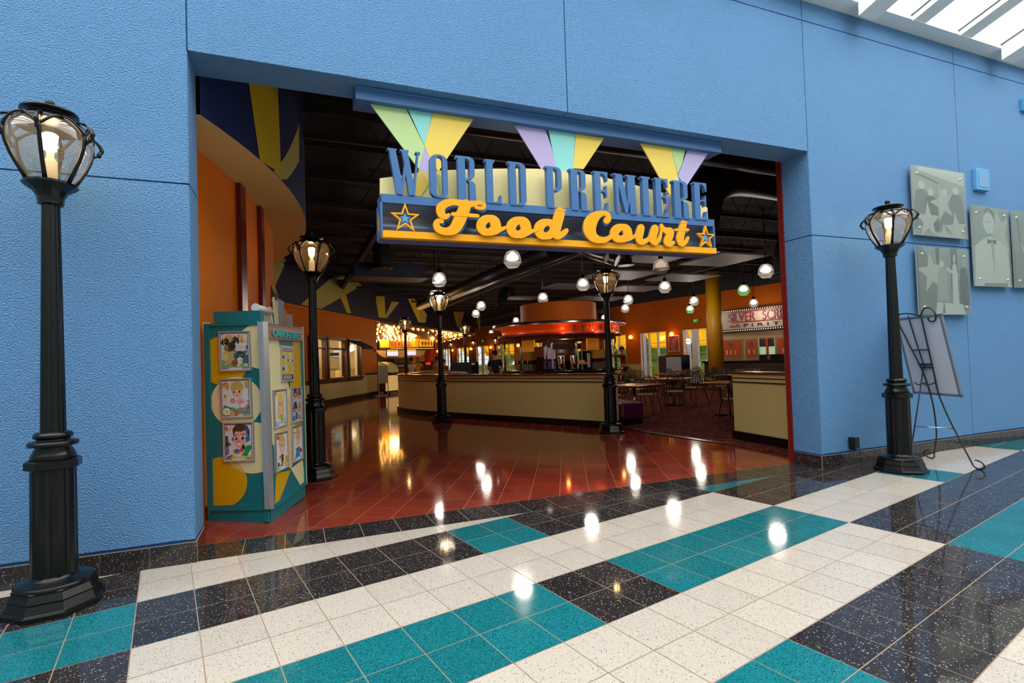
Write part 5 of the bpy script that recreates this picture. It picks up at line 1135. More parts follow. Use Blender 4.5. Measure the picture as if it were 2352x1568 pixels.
# rolled poster and stacked boards on top of the kiosk
B = MB(); a = Vector((.33, 1.0, 1.93)); b = Vector((.62, 1.75, 1.905)); B.tube([a, b], .036, 20); B.smooth = False
t = thing('rolled_poster', 'pale rolled poster lying on top of the kiosk', 'poster roll', tuple(a)); B2 = MB(); B2.tube([kp(588, 706.5, 'L', -.02), kp(588, 706.5, 'L', -.02) + Vector((.11, .27, -.01))], .034, 20); B2.build('paper_roll', mat('roll_paper', (222, 206, 184), .6), t)
e0 = kp(588, 706.5, 'L', -.02); B2 = MB(); dd = Vector((-.25, -.62, .02)).normalized(); B2.tube([e0 + dd * .002, e0 + dd * .012], .040, 20); B2.build('end_cap', mat('cap_white', (214, 220, 224), .4), t)
def zk(x, y): return (455 + x / 8.875, 690 + y / 8.875)
bd_ = [([(1255, 140), (1460, 170), (1510, 440), (1275, 400)], 'board_tan', (196, 170, 150), 'brown-backed board leaning against the rolled poster on the kiosk top'),
       ([(1465, 125), (1490, 130), (1540, 440), (1505, 440)], 'board_pale', (214, 226, 220), 'thin pale green board upright on the kiosk top'), ([(1535, -70), (1560, -70), (1640, 450), (1580, 450)], 'board_cream', (222, 208, 150), 'cream edged tall board on the kiosk top'),
       ([(1590, 5), (1625, 10), (1645, 350), (1625, 350)], 'board_buff', (226, 190, 140), 'buff board edge between two taller boards on the kiosk top'), ([(1625, -45), (1750, 20), (1755, 190), (1700, 350), (1655, 355)], 'board_grey', (168, 148, 148), 'tallest grey board rising behind the others on the kiosk top'),
       ([(1755, 190), (1800, 205), (1765, 480), (1640, 450), (1640, 350), (1700, 350)], 'board_wood', (190, 124, 60), 'wood coloured board with white edge on the kiosk top'), ([(1800, 265), (1920, 290), (1938, 500), (1770, 480)], 'board_taupe', (170, 146, 136), 'rightmost low taupe board on the kiosk top')]
for i, (pts, nm, c_, lab) in enumerate(bd_):
    Q = [kp(*zk(*p), 'R', -.10 - .03 * i) for p in pts]; B = MB()
    for p_, q_ in zip(pts, Q):
        if p_[1] > 340: q_.z = 1.827
    B.plate(Q, nR, .014)
    tag(B.build('art_board', mat(nm, c_, .6)), lab, 'board', 'art boards on top of the kiosk')
ct = thing('board_tray', 'x', 'tray') if 0 else None

# ================================================================== BEVERAGE BAR
bc = depth_pt(1284, 800, 16.6); BX, BY = bc.x, bc.y
def rad(pxw, dist): return pxw / FPX * dist / 2
bar = thing('beverage_bar', 'round orange BEVERAGES bar with steel canopy rim behind the long low wall', 'bar', (BX, BY, 0))
def zat(y, d, x=1284): return depth_pt(x, y, d).z
RR = 2.05
zt = zat(697, 15.0); zc0 = zat(738, 14.6); zc1 = zat(745, 14.6); zr0 = zat(764, 14.6); zr1 = zat(771, 14.6)
Z_ = lambda y: zat(y, 14.5)
M_bor = mat('bar_orange', (168, 78, 8), .6, 0, .15)
B = MB(); B.lathe([(1.22, Z_(742)), (1.22, zat(690, 15.3))], 48, BX, BY, 0, caps=False); B.build('drum', M_bor, bar)
B = MB(); B.lathe([(2.12, Z_(741)), (2.14, Z_(735)), (2.14, Z_(741.5))], 64, BX, BY, caps=False); B.lathe([(2.14, Z_(741.5)), (2.14, Z_(734.5)), (1.2, Z_(734.5))], 64, BX, BY, caps=False); B.build('steel_rim', M_steel, bar)
B = MB(); B.lathe([(2.12, Z_(741.5)), (1.95, Z_(743)), (1.86, Z_(749)), (1.83, Z_(757)), (1.86, Z_(762.5))], 64, BX, BY, caps=False); B.build('lit_fascia', mat('bar_fascia', (232, 84, 14), .3, .2, emit=((255, 84, 10), .12)), bar); lf_ = [c for c in bar.children if c.name.startswith('lit_fascia')][0]
B = MB(); B.lathe([(1.84, Z_(762)), (1.99, Z_(762.5)), (1.99, Z_(768.5)), (1.2, Z_(769))], 64, BX, BY, caps=False); B.build('red_band', mat('bar_red', (140, 30, 36), .4), bar)
B = MB(); B.lathe([(1.80, Z_(769)), (1.80, Z_(776)), (1.0, Z_(776))], 64, BX, BY, caps=False); B.build('inner_soffit', mat('bar_soffit', (140, 84, 56), .4), bar)
vdir = Vector((CAM.x - BX, CAM.y - BY)); va = math.atan2(vdir.y, vdir.x)
for da in (-78, -40, -12, 16, 62, 84):
    a = va + math.radians(da); B = MB(); B.tube([(BX + 1.78 * math.cos(a), BY + 1.78 * math.sin(a), 1.05), (BX + 1.78 * math.cos(a), BY + 1.78 * math.sin(a), Z_(770))], .028, 10); B.build('post', M_steel, bar)
B = MB(); B.lathe([(1.75, 0), (1.75, .98), (1.82, .98)], 48, BX, BY); B.build('counter_body', mat('bar_body', (60, 34, 26), .4), bar)
B = MB(); B.lathe([(2.0, .99), (2.0, 1.05), (.1, 1.05)], 48, BX, BY); B.build('counter_top', mat('bar_top', (26, 20, 22), .12), bar)
B = MB(); B.lathe([(.55, 1.05), (.55, Z_(776))], 24, BX, BY); B.build('core', mat('bar_core', (44, 22, 18), .5), bar)
# letters around the fascia
for i, ch in enumerate('BEVERAGES'):
    th_ = va + math.radians(14 + i * 8.6); rr = 1.90; n_ = Vector((math.cos(th_), math.sin(th_), 0)); tx = Vector((-n_.y, n_.x, 0))
    o = Vector((BX, BY, Z_(761))) + n_ * rr - tx * .055
    text_parts(ch, o, tx, (0, 0, 1), n_, .11, Z_(746) - Z_(761), .02, M_steel, lf_, 'letter')
def on_bar(da, r_):
    a = va + math.radians(da); return BX + r_ * math.cos(a), BY + r_ * math.sin(a), a
def machine(name, lab, da, r_, w_, d_, h_, parts):
    x_, y_, a = on_bar(da, r_); t = thing(name, lab, 'drink machine', (x_, y_, 1.05), 'machines on the beverage bar')
    M_ = Matrix.Translation((x_, y_, 1.05)) @ Matrix.Rotation(a + PI / 2, 4, 'Z')
    for nm, m_, (x0, x1, y0, y1, z0, z1) in parts:
        B = MB(); B.box(x0, x1, y0, y1, z0, z1, M_); B.build(nm, m_, t, .004)
    return t, M_
Mam = mat('machine_amber', (190, 130, 40), .4); Mms = mat('machine_steel', (150, 140, 130), .3, .7)
for da, lab in ((-42, 'soda dispenser with amber header at the left of the bar'), (50, 'soda dispenser with amber header at the right of the bar')):
    t, M_ = machine('soda_dispenser', lab, da, 1.45, .7, .4, .6, [('cabinet', Mms, (-.34, .34, -.15, .2, 0, .2)), ('header', Mam, (-.36, .36, -.22, .2, .32, .58)), ('drip_back', M_gblk, (-.34, .34, -.02, .2, .2, .32)), ('menu_plate', mat('amber_plate', (226, 150, 30), .4, emit=((255, 150, 30), .15)), (-.34, .25, .05, .1, .58, 1.05))])
    for k in range(6):
        B = MB(); B.box(-.30 + k * .11, -.25 + k * .11, -.16, -.06, .22, .32, M_); B.build('nozzle', [M_steel, M_burg][k % 2], t)
t, M_ = machine('coffee_urn_stand', 'steel framed stand holding two tall coffee urns', 9, 1.4, .6, .4, .7, [('shelf', mat('urn_shelf', (90, 60, 50), .4), (-.44, .44, -.1, .2, .62, .78)), ('upright', M_steel, (-.46, -.42, -.1, .0, 0, .82)), ('upright', M_steel, (.42, .46, -.1, .0, 0, .82))])
for sx in (-.19, .19):
    c_ = M_ @ Vector((sx, -.12, 0)); u2 = thing('coffee_urn', 'tall steel coffee urn, %s of the pair on the bar' % ('left' if sx < 0 else 'right'), 'coffee urn', tuple(c_))
    B = MB(); B.lathe([(.10, 0), (.105, .04), (.105, .42), (.09, .46)], 20, c_.x, c_.y, c_.z); B.build('urn_body', M_chrome, u2); B = MB(); B.lathe([(.09, .46), (.07, .49), (.02, .50)], 20, c_.x, c_.y, c_.z); B.build('lid', M_gblk, u2)
    B = MB(); e_ = M_ @ Vector((sx, -.24, .08)); B.box(e_.x - .03, e_.x + .03, e_.y - .02, e_.y + .03, e_.z - .02, e_.z + .12); B.build('tap', M_gblk, u2)
machine('slush_machine', 'small violet fronted drink machine beside a bar post', -12, 1.45, .3, .3, .6, [('body', mat('violet_front', (96, 70, 130), .4), (-.15, .15, -.1, .2, .05, .28)), ('screen', mat('violet_screen', (170, 130, 150), .4, emit=((190, 150, 170), .25)), (-.15, .15, -.02, .2, .34, .68)), ('foot', M_gblk, (-.16, .16, -.12, .2, 0, .05))])
machine('juice_machine', 'dull red square fronted machine left of the slush machine', -24, 1.4, .3, .3, .7, [('body', M_gblk, (-.16, .16, -.05, .2, 0, .4)), ('front', mat('dull_red', (150, 60, 44), .4), (-.16, .16, -.08, .1, .4, .72))])
machine('cup_rack', 'dark cup rack with pale lids right of the urns', 32, 1.5, .3, .3, .6, [('rack', M_gblk, (-.12, .12, -.1, .2, 0, .55)), ('lids', mat('pale_lids', (190, 180, 160), .5), (-.05, .05, -.13, -.1, .06, .48))])
machine('pastry_stand', 'small stand of orange lit pastries on the bar', 22, 1.6, .3, .3, .3, [('tray', mat('tray_peach', (230, 150, 100), .5), (-.2, .2, -.1, .1, .16, .22)), ('stem', M_gblk, (-.03, .03, -.03, .03, 0, .16)), ('pastries', mat('pastry', (230, 160, 60), .6), (-.12, .12, -.06, .06, .22, .28))])
for k, da in enumerate((-30, 0, 30, 64)):
    x_, y_, a = on_bar(da, 1.6); pointlight('bar_glow', (x_, y_, Z_(760)), 0, (1, .5, .2), .05) if 0 else None
for da in (4, 34, 64):
    x_, y_, a = on_bar(da, 2.02); pointlight('bar_uplight', (x_, y_, Z_(763) + .02), 2.2, (1.0, .40, .10), .05)
x_, y_, a = on_bar(10, 1.0); pointlight('bar_downlight', (x_, y_, Z_(780)), 16, (1.0, .66, .36), .12)

# ================================================================== MARQUEE WITH BULBS AND THE RIALTO COUNTER
a = Vector(MP[1]); bR = Vector((13.07, 30.4))
fa = depth_pt(862, 784, 26.0); fb = depth_pt(1000, 784, 31.0)
f0 = Vector((fa.x, fa.y)); f1 = Vector((fb.x, fb.y)); fdir = (f1 - f0); fL = fdir.length; fdir.normalize(); fnr = Vector((fdir.y, -fdir.x))
ZF = 2.66
marq = thing('bulb_marquee', 'glowing canopy studded with rows of small bulbs over the snack counter', 'marquee', (*f0, 2.6))
def can(s_, t_):  # s along 0..1, t from front edge (0) to facade (1)
    p = a.lerp(bR, s_); q = f0.lerp(f1, s_); r_ = p.lerp(q, t_); return Vector((r_.x, r_.y, 3.40 + (ZF - 3.40) * t_))
B = MB(); B.poly([can(0, 0), can(1, 0), can(1, 1), can(0, 1)]); B.poly([can(0, 0) + Vector((0, 0, .1)), can(1, 0) + Vector((0, 0, .1)), can(1, 1) + Vector((0, 0, .1)), can(0, 1) + Vector((0, 0, .1))]); B.build('canopy', mat('canopy_copper', (150, 96, 50), .25, .5), marq)
B = MB(); B.tube([can(1, 0) + Vector((0, 0, -.02)), can(1, 1)], .10, 10); B.build('edge_trim', mat('canopy_edge', (226, 160, 40), .4), marq)
B = MB()
for k in range(9):
    B.tube([can(0, .05 + k * .11) + Vector((0, 0, -.06)), can(.96, .05 + k * .11) + Vector((0, 0, -.06))], .018, 5)
B.build('bulb_rail', M_steel, marq)
M_mb = mat('marquee_bulb', (255, 220, 150), .4, emit=((255, 190, 90), 9.0))
rnd = random.Random(3); spots = []
for k in range(9):
    for j in range(19):
        s_ = .02 + (j + .5 * (k % 2) + rnd.uniform(-.22, .22)) * .051; t_ = .05 + k * .11
        if s_ < .97 and rnd.random() < .86: spots.append((s_, t_))
bm0 = MB(); bm0.lathe([(.012, .06), (.03, .03), (.04, -.02), (.036, -.07), (.012, -.09)], 8)
sp3 = [can(s_, t_) + Vector((0, 0, -.12)) for s_, t_ in spots]; sp3.sort(key=lambda p: (p - CAM).length)
b0_ = bm0.build('bulb', M_mb); b0_.parent = marq; b0_.location = sp3[0] - ORG[marq]
for p in sp3[1:100]:
    c_ = b0_.copy(); COL.objects.link(c_); c_.parent = marq; c_.location = p - ORG[marq]
if len(sp3) > 100:
    B = MB()
    for p in sp3[100:]: B.lathe([(.012, .06), (.03, .03), (.05, -.02), (.045, -.07), (.012, -.095)], 8, p.x, p.y, p.z)
    B.build('bulbs', M_mb, marq)['kind'] = 'stuff'
for s_, t_ in ((.15, .5), (.4, .5), (.65, .5), (.9, .4)):
    p = can(s_, t_); pointlight('marquee_light', (p.x, p.y, p.z - .3), 42, (1.0, .62, .24), .25)
def fc(x, y, o=0.0):   # picture point on the facade plane, o metres towards the room
    return hit(x, y, (f0.x + fnr.x * o, f0.y + fnr.y * o, 0), (fnr.x, fnr.y, 0))
NF = (fnr.x, fnr.y, 0)
def fplate(m_, pts, o, th=.03, name=None, parent=None):
    B = MB(); B.plate([fc(*p, o) for p in pts], NF, th); return B.build(name, m_, parent)
# facade back wall, sides
B = MB(); B.obox((f0.x - fdir.x * 3 - fnr.x * 3.2, f0.y - fdir.y * 3 - fnr.y * 3.2), fdir, (-fnr.x, -fnr.y), fL + 3.2, .2, 0, 3.4)
B.obox((f0.x - fdir.x * .9 , f0.y - fdir.y * .9), fdir, (-fnr.x, -fnr.y), 1.0, 3.2, 0, 3.4)
struct(B.build('wall_snack_bar', mat('snack_wall', (120, 96, 86), .6)))
B = MB(); q = fc(992, 800, .1); B.obox((q.x - fdir.x * .05, q.y - fdir.y * .05), fdir, (-fnr.x, -fnr.y), .55, .5, 0, ZF); struct(B.build('trim_7', mat('pier_red', (196, 66, 16), .5)))
mq = thing('marquee_sign', 'orange and yellow RIALTO sign board under the bulb canopy', 'sign', tuple(fc(935, 800, .1)))
em = lambda nm, c_, s_: mat(nm, c_, .5, emit=(c_, s_))
fplate(mat('dk_board', (60, 30, 16), .5), [(871, 778), (1000, 781), (1000, 804), (871, 804)], .10, .1, 'sign_board', mq)
fplate(em('pan_yellow', (250, 176, 20), .55), [(873, 780), (894, 780), (894, 798), (873, 798)], .12, .02, 'yellow_panel', mq)
fplate(em('pan_orange', (240, 112, 24), .6), [(896, 780.5), (946, 780.5), (946, 797), (896, 797.5)], .12, .02, 'orange_panel', mq); op_ = [c for c in mq.children if c.name.startswith('orange_panel')][0]
fplate(em('pan_yellow2', (226, 150, 24), .5), [(947.5, 780), (962, 780), (962, 797), (947.5, 797)], .12, .02, 'yellow_panel', mq)
fplate(em('pan_yellow', (250, 176, 20), .55), [(964, 780), (995, 780), (995, 796), (964, 796)], .12, .02, 'diamond_panel', mq)
B = MB()
for k in range(4):
    cx = 970.5 + k * 7; B.plate([fc(*p, .135) for p in ((cx, 782), (cx + 2.6, 788), (cx, 794.5), (cx - 2.6, 788))], NF, .01)
B.build('diamond', mat('dia_red', (200, 60, 16), .5), mq)
for k, ch in enumerate('RIALTO'):
    x_ = 899 + k * 7.7; o = fc(x_, 795, .125); w_ = (fc(x_ + 4.2, 795, .125) - o); w_.z = 0
    text_parts(ch, o, w_.normalized(), (0, 0, 1), NF, w_.length * (.4 if ch == 'I' else 1), (fc(x_, 783, .125) - o).length, .02, mat('letter_dull', (120, 60, 30), .5), op_, 'letter')
B = MB(); B.sphere((0, 0, 0), .022, 1, 1, 1, 6, 4); lb_ = B.build('bulb', mat('tiny_bulb', (255, 226, 140), .4, emit=((255, 220, 120), 3.0)))
def bulbs_at(proto, P, parent):
    for i, p in enumerate(P):
        c_ = proto if i == 0 else proto.copy()
        if i: COL.objects.link(c_)
        c_.parent = parent; c_.location = Vector(p) - ORG[parent]
bulbs_at(lb_, [fc(898 + k * 3.9, 800, .17) for k in range(26)] + [fc(873 + k * 4.9, 779, .17) for k in range(26)], mq)
# curved menu fascia
mf = thing('menu_fascia', 'long cream slatted menu board with curved lower corners over the snack counter', 'menu board', tuple(fc(930, 810, .1)))
M_slat = mat('slat_cream', (226, 180, 110), .5)
B = MB(); B.plate([fc(*p, .08) for p in [(864, 804)] + [(866, 808), (870, 813), (876, 818), (883, 820.5)] + [(950, 819.5), (966, 818), (974, 813), (978, 804)]], NF, .06); B.build('fascia_board', M_slat, mf)
for y_ in (808, 812, 816):
    B = MB(); B.plate([fc(*p, .085) for p in ((868 if y_ < 812 else 873, y_), (975 if y_ < 812 else 970, y_ - .4), (975 if y_ < 812 else 970, y_ + .1), (868 if y_ < 812 else 873, y_ + .5))], NF, .005); B.build('groove_line', mat('slat_shadow', (150, 110, 66), .6), mf)
for x0, x1, y0, y1, lab in ((888.5, 915.5, 802.5, 818, 'glowing blank menu screen, left one on the slatted board'), (934, 956.5, 801.5, 816.5, 'glowing blank menu screen, right one on the slatted board')):
    t = thing('menu_screen', lab, 'screen', tuple(fc(x0, y1, .1)))
    fplate(M_gblk, [(x0, y0), (x1, y0), (x1, y1), (x0, y1)], .13, .04, 'bezel', t); fplate(em('scr_white', (206, 208, 244), .8), [(x0 + .8, y0 + 5), (x1 - .8, y0 + 4.7), (x1 - .8, y1 - .8), (x0 + .8, y1 - .8)], .135, .01, 'screen', t)
    fplate(em('scr_strip', (214, 176, 90), .5), [(x0 + .8, y0 + .8), (x1 - .8, y0 + .6), (x1 - .8, y0 + 4.4), (x0 + .8, y0 + 4.6)], .135, .01, 'picture_strip', t)
# counter with lit front
cq = lambda x, y, d=24.2: depth_pt(x, y, d)
def fbox2(B, s0, s1, o0, o1, z0, z1): p = f0 + fdir * s0 + fnr * o0; return B.obox(p, fdir, fnr, s1 - s0, o1 - o0, z0, z1)
sc_ = thing('snack_counter', 'snack counter with a lit front panel and steel base under the menu boards', 'counter', (*(f0 + fnr * 2.4), 0))
fs = lambda x_, o_: (fc(x_, 850, o_).xy - f0).dot(fdir)
B = MB(); fbox2(B, -1.8, 5.4, 1.6, 2.3, .1, .95); B.build('body', mat('counter_brown', (96, 40, 22), .3), sc_)
B = MB(); fbox2(B, -1.8, 5.45, 1.5, 2.4, .95, 1.0); B.build('worktop', M_steel, sc_)
B = MB(); fbox2(B, fs(886, 2.33), fs(922, 2.33), 2.3, 2.33, .16, .86); B.build('lit_front', em('front_glow', (236, 190, 120), .5), sc_)
B = MB(); fbox2(B, -1.8, 5.4, 1.65, 2.28, 0, .1); B.build('toe_kick', M_steel, sc_)
t = thing('pastry_case', 'curved glass pastry case at the left of the snack counter', 'display case', (*(f0 + fdir * .2 + fnr * 2), 1.0))
B = MB(); P = []
for s_ in (fs(884, 2.0), fs(904, 2.0)): P.append([Vector((*(f0 + fdir * s_ + fnr * (1.6 + .7 * math.sin(i / 6 * PI / 2))), 1.0 + .5 * math.cos(i / 6 * PI / 2))) for i in range(7)] + [Vector((*(f0 + fdir * s_ + fnr * 1.6), 1.0))])
B.loft(P); B.build('curved_glass', mat('case_glass', (170, 160, 110), .1, .3, emit=((255, 220, 120), .12)), t)
B = MB(); fbox2(B, fs(884, 2.0), fs(904, 2.0), 1.58, 1.62, 1.0, 1.55); B.build('case_back', M_gblk, t)
bs = thing('bottle_cooler', 'dark curved open cooler with rows of bottles beside the pastry case', 'cooler', (*(f0 + fdir * 1.2 + fnr * 2), 1.0))
B = MB(); CA = fs(905, 2.0); fbox2(B, CA, CA + 1.3, 1.6, 2.0, 1.0, 1.62); B.build('cabinet', M_gblk, bs)
for z_ in (1.02, 1.2, 1.4): B = MB(); fbox2(B, CA + .02, CA + 1.28, 2.0, 2.3 - (z_ - 1) * .4, z_, z_ + .015); B.build('shelf', M_gblk, bs)
btm = [mat('bottle_orange', (216, 110, 40), .3), mat('bottle_white', (220, 200, 180), .3), mat('bottle_red', (170, 50, 30), .3)]
B = MB(); B.lathe([(.03, 0), (.032, .01), (.032, .09), (.014, .115), (.014, .14), (.002, .142)], 10); bt0 = None
for r_, z_ in enumerate((1.036, 1.216, 1.416)):
    for k in range(9):
        p = f0 + fdir * (CA + .1 + k * .135) + fnr * (2.10 - (z_ - 1.03) * .25)
        if bt0 is None or k == 0 and not r_ == 0:
            B = MB(); B.lathe([(.03, 0), (.032, .01), (.032, .09), (.014, .115), (.014, .14), (.002, .142)], 10); o = B.build('bottle', btm[r_])
            bt0 = o
        else:
            o = bt0.copy(); COL.objects.link(o)
        o.location = (p.x, p.y, z_); tag(o, ['bottle on the lowest cooler shelf of the snack counter', 'bottle on the middle cooler shelf of the snack counter', 'bottle on the top cooler shelf of the snack counter'][r_], 'bottle', ['lowest shelf bottles', 'middle shelf bottles', 'top shelf bottles'][r_])
t = thing('cash_register', 'black cash register with red lit keys right of the snack counter', 'cash register', (*(f0 + fdir * 3.9 + fnr * 2), 1.0))
RA = fs(966, 2.0); B = MB(); fbox2(B, RA, RA + 1.0, 1.7, 2.2, 1.0, 1.45); B.build('body', M_gblk, t); B = MB(); fbox2(B, RA + .2, RA + .6, 2.2, 2.22, 1.28, 1.4); B.build('keys', em('keys_red', (230, 40, 30), .8), t)
# sandwich sign by the corner
t = thing('floor_sign', 'tall thin framed notice stand at the end of the left orange wall', 'sign', tuple(hZ(882, 910)))
sp = hZ(882, 909); q1 = Vector(LW(5.85, .28)); dS = Vector((.93, .36))
def sgn(B, x0, x1, z0, z1, o=0, th=.02): return B.obox((sp.x + dS.x * x0 + dS.y * o, sp.y + dS.y * x0 - dS.x * o), dS, (-dS.y, dS.x), x1 - x0, th, z0, z1)
sgn(MB(), -.22, .20, .55, 1.32).build('notice', mat('notice', (176, 170, 130), .5), t)
for x_ in (-.25, .20): sgn(MB(), x_, x_ + .03, .03, 1.34).build('upright', M_alu, t)
sgn(MB(), -.32, .30, 0, .03, -.15, .3).build('foot', M_alu, t)

# ---- things behind / on the long wall
pz = depth_pt(1037, 858, 13.2)
def view_box(name, lab, cat, x0, x1, y0, y1, d, m_, depth=.3, group=None):
    A1 = depth_pt(x0, y1, d); B1 = depth_pt(x1, y1, d); top_ = depth_pt((x0 + x1) / 2, y0, d).z; bot = depth_pt((x0 + x1) / 2, y1, d).z
    u = Vector((B1.x - A1.x, B1.y - A1.y)); L_ = u.length; u.normalize(); B = MB(); B.obox((A1.x, A1.y), u, (-u.y, u.x), L_, depth, max(0, bot), top_)
    return tag(B.build(name, m_, None, .01), lab, cat, group)
t = thing('cashier_screen', 'wide dark cashier screen standing beyond the long low wall', 'screen partition', tuple(depth_pt(1066, 860, 15)))
for x0, x1, nm in ((1035, 1083, 'panel'), (1081, 1100, 'side_panel')):
    A1 = depth_pt(x0, 860, 15.6); B1 = depth_pt(x1, 860, 15.6 if nm == 'panel' else 15.9); u = Vector((B1.x - A1.x, B1.y - A1.y)); L_ = u.length; u.normalize(); B = MB(); B.obox((A1.x, A1.y), u, (-u.y, u.x), L_, .05, 0, depth_pt(1060, 832, 15.6).z); B.build(nm, mat('screen_black', (22, 18, 24), .5), t)
view_box('paper_note', 'small paper note on the dark cashier screen', 'note', 1083, 1091, 833, 838, 15.5, WHT, .01)
t = thing('napkin_box', 'low rounded grey box resting on the long low wall', 'box', tuple(depth_pt(1041, 857, 8.9))); B = MB(); c0_ = depth_pt(1041, 857, 9.3)
pp_ = min(mp, key=lambda p: abs(proj_x(p) - 1041)) if 0 else None
# place it on the wall cap
bi = min(range(len(mp)), key=lambda i: abs((CX0 + FPX * ((Vector((*mp[i], 1.08)) - CAM).dot(RX)) / ((Vector((*mp[i], 1.08)) - CAM).dot(RZ))) - 1041))
wd = (Vector(mp[bi + 1]) - Vector(mp[bi - 1])).normalized(); wc = Vector(mp[bi]) + Vector((wd.y, -wd.x)) * .15
ORG[t] = Vector((wc.x, wc.y, 1.08)); t.location = ORG[t]
pr_ = [(-.19, 0), (-.19, .03), (-.17, .055), (.14, .07), (.18, .055), (.2, 0)]
B = MB(); B.loft([[Vector((wc.x + wd.x * a_ * 1.3 + wd.y * o, wc.y + wd.y * a_ * 1.3 - wd.x * o, 1.081 + z_)) for a_, z_ in pr_] for o in (-.12, .12)]); B.build('case', mat('box_grey', (170, 150, 140), .4), t)

# ================================================================== SILVER SCREEN BAR (far right)
def fw(x, y, o=0.0): return hit(x, y, (F0.x + fv.x * o, F0.y + fv.y * o, 0), (fv.x, fv.y, 0))
NV = (fv.x, fv.y, 0)
ss = thing('bar_sign', 'long cream sign with red SILVER SCREEN lettering on the far right wall', 'sign', (*FW(-3, .3), 2.3))
Mss = mat('silver_cream', (196, 176, 160), .5)
fbox(MB(), -5.6, -1.0, .02, .30, 2.40, 3.20).build('sign_board', Mss, ss)
for z0, z1 in ((2.30, 2.42), (3.18, 3.27)): fbox(MB(), -5.6, -1.0, .02, .33, z0, z1).build('bulb_channel', M_gblk, ss)
B = MB(); B.sphere((0, 0, 0), .018, 1, 1, 1, 6, 4)
bulbs_at(B.build('bulb', mat('tiny_bulb_w', (255, 240, 220), .4, emit=((255, 236, 210), 1.6))), [(*FW(-1.05 - k * .1, .345), z_) for z_ in (2.36, 3.225) for k in range(46)], ss)
Msr = mat('silver_red', (150, 34, 44), .4)
xdir = Vector((-fu.x, -fu.y, 0))
def sstext(txt, s0, s1, z0, z1, m_, name='lettering'):
    o = Vector((*FW(s0, .30), z0)); text_parts(txt, o, xdir, (0, 0, 1), NV, abs(s1 - s0), z1 - z0, .03, m_, ss, name)
sstext('SILVER', -1.88, -3.10, 2.74, 3.12, Msr); sstext('SCREEN', -3.42, -4.78, 2.74, 3.12, Msr); sstext('S P I R I T S', -2.22, -4.42, 2.50, 2.63, mat('spirit_blue', (80, 40, 60), .4))
for z_ in (2.69, 3.12): fbox(MB(), -5.2, -2.05, .30, .325, z_, z_ + .04).build('underline', Msr, ss)
B = MB(); c_ = FW(-2.05, .31); B.plate([Vector((*FW(-2.05 + .16 * math.cos(a_), .31), 2.55 + .05 * math.sin(a_))) for a_ in [i * PI / 6 for i in range(12)]], NV, .01); B.build('red_lozenge', Msr, ss)
B = MB(); fbox(B.m(0), -5.6, -1.0, .02, .10, 2.0, 2.30); fbox(B.m(1), -5.6, -1.0, .02, .06, 1.05, 2.0); struct(B.build('wall_bar', [mat('bar_header', (222, 190, 150), .5), mat('bar_back', (206, 190, 160), .5)]))
Mbo = mat('board_orange', (214, 84, 26), .4); 
for k, (s0, s1, lab) in enumerate(((-1.30, -2.30, 'orange drinks poster, widest one beside the gold column'), (-2.50, -3.0, 'narrow orange drinks poster left of the bar hatch'), (-3.85, -4.6, 'orange drinks poster at the jamb, right of the bar hatch'))):
    t = thing('drinks_poster', lab, 'poster', (*FW(s0, .08), 1.2), 'orange drinks posters behind the bar')
    a_, b_ = min(s0, s1), max(s0, s1)
    fbox(MB(), a_ - .04, b_ + .04, .06, .10, 1.14, 2.0).build('frame', mat('poster_frame', (180, 150, 110), .4), t); fbox(MB(), a_, b_, .10, .11, 1.2, 1.95).build('print', Mbo, t)
    cm = (a_ + b_) / 2; B = MB(); mk = lambda pts: [Vector((*FW(cm - p[0], .112), p[1])) for p in pts]
    B.m(0).plate(mk([(.17 * (1 if i % 2 == 0 else .45) * math.cos(PI / 2 + i * PI / 5), 1.75 + .17 * (1 if i % 2 == 0 else .45) * math.sin(PI / 2 + i * PI / 5)) for i in range(10)]), NV, .003)
    B.m(1).plate(mk([(.06 * math.cos(i), 1.76 + .06 * math.sin(i)) for i in [j * PI / 5 for j in range(10)]]), NV, .001)
    for j in ((-1, 0, 1) if k == 0 else (-.6, .6)):
        x_ = j * .2; B.m(2 if j < 0 else 1).plate(mk([(x_ - .03, 1.32), (x_ + .03, 1.32), (x_ + .045, 1.52), (x_ - .045, 1.52)]), NV, .001)
    B.build('star_and_glasses', [mat('star_slate', (90, 96, 100), .5), mat('sun_yellow', (236, 190, 60), .5), mat('glass_white', (226, 216, 196), .5)], t)
t = thing('bar_hatch', 'small bar window showing green garden with a red post, on the far right wall', 'window', (*FW(-3.4, .1), 1.15))
fbox(MB(), -3.72, -3.10, .06, .075, 1.15, 1.62).build('pane', mat('hatch_green', (130, 170, 110), .3, emit=((190, 230, 190), .5)), t); fbox(MB(), -3.72, -3.10, .06, .08, 1.62, 1.95).build('dark_pane', mat('hatch_dark', (60, 40, 40), .3), t)
fbox(MB(), -3.48, -3.38, .08, .11, 1.15, 1.95).build('post', mat('hatch_red', (226, 60, 20), .4), t)
for s_ in (-3.76, -3.08): fbox(MB(), s_ - .02, s_ + .02, .06, .11, 1.1, 2.0).build('side_frame', M_white, t)
t = thing('bar_counter', 'dark topped bar counter under the drinks posters at far right', 'counter', (*FW(-3, 1), 0)); fbox(MB(), -5.6, -1.15, .5, 1.1, 0, 1.0).build('body', mat('barc', (84, 66, 54), .5), t); fbox(MB(), -5.7, -1.1, .4, 1.2, 1.0, 1.07).build('top', M_gblk, t)
t = thing('stereo', 'black boxy bar equipment on the bar counter by the hatch', 'equipment', (*FW(-3.8, .8), 1.07)); fbox(MB(), -4.5, -3.55, .6, .9, 1.07, 1.30).build('case', M_gblk, t); fbox(MB(), -4.02, -3.9, .9, .91, 1.1, 1.28).build('face', mat('steel_dull', (120, 110, 110), .4), t)

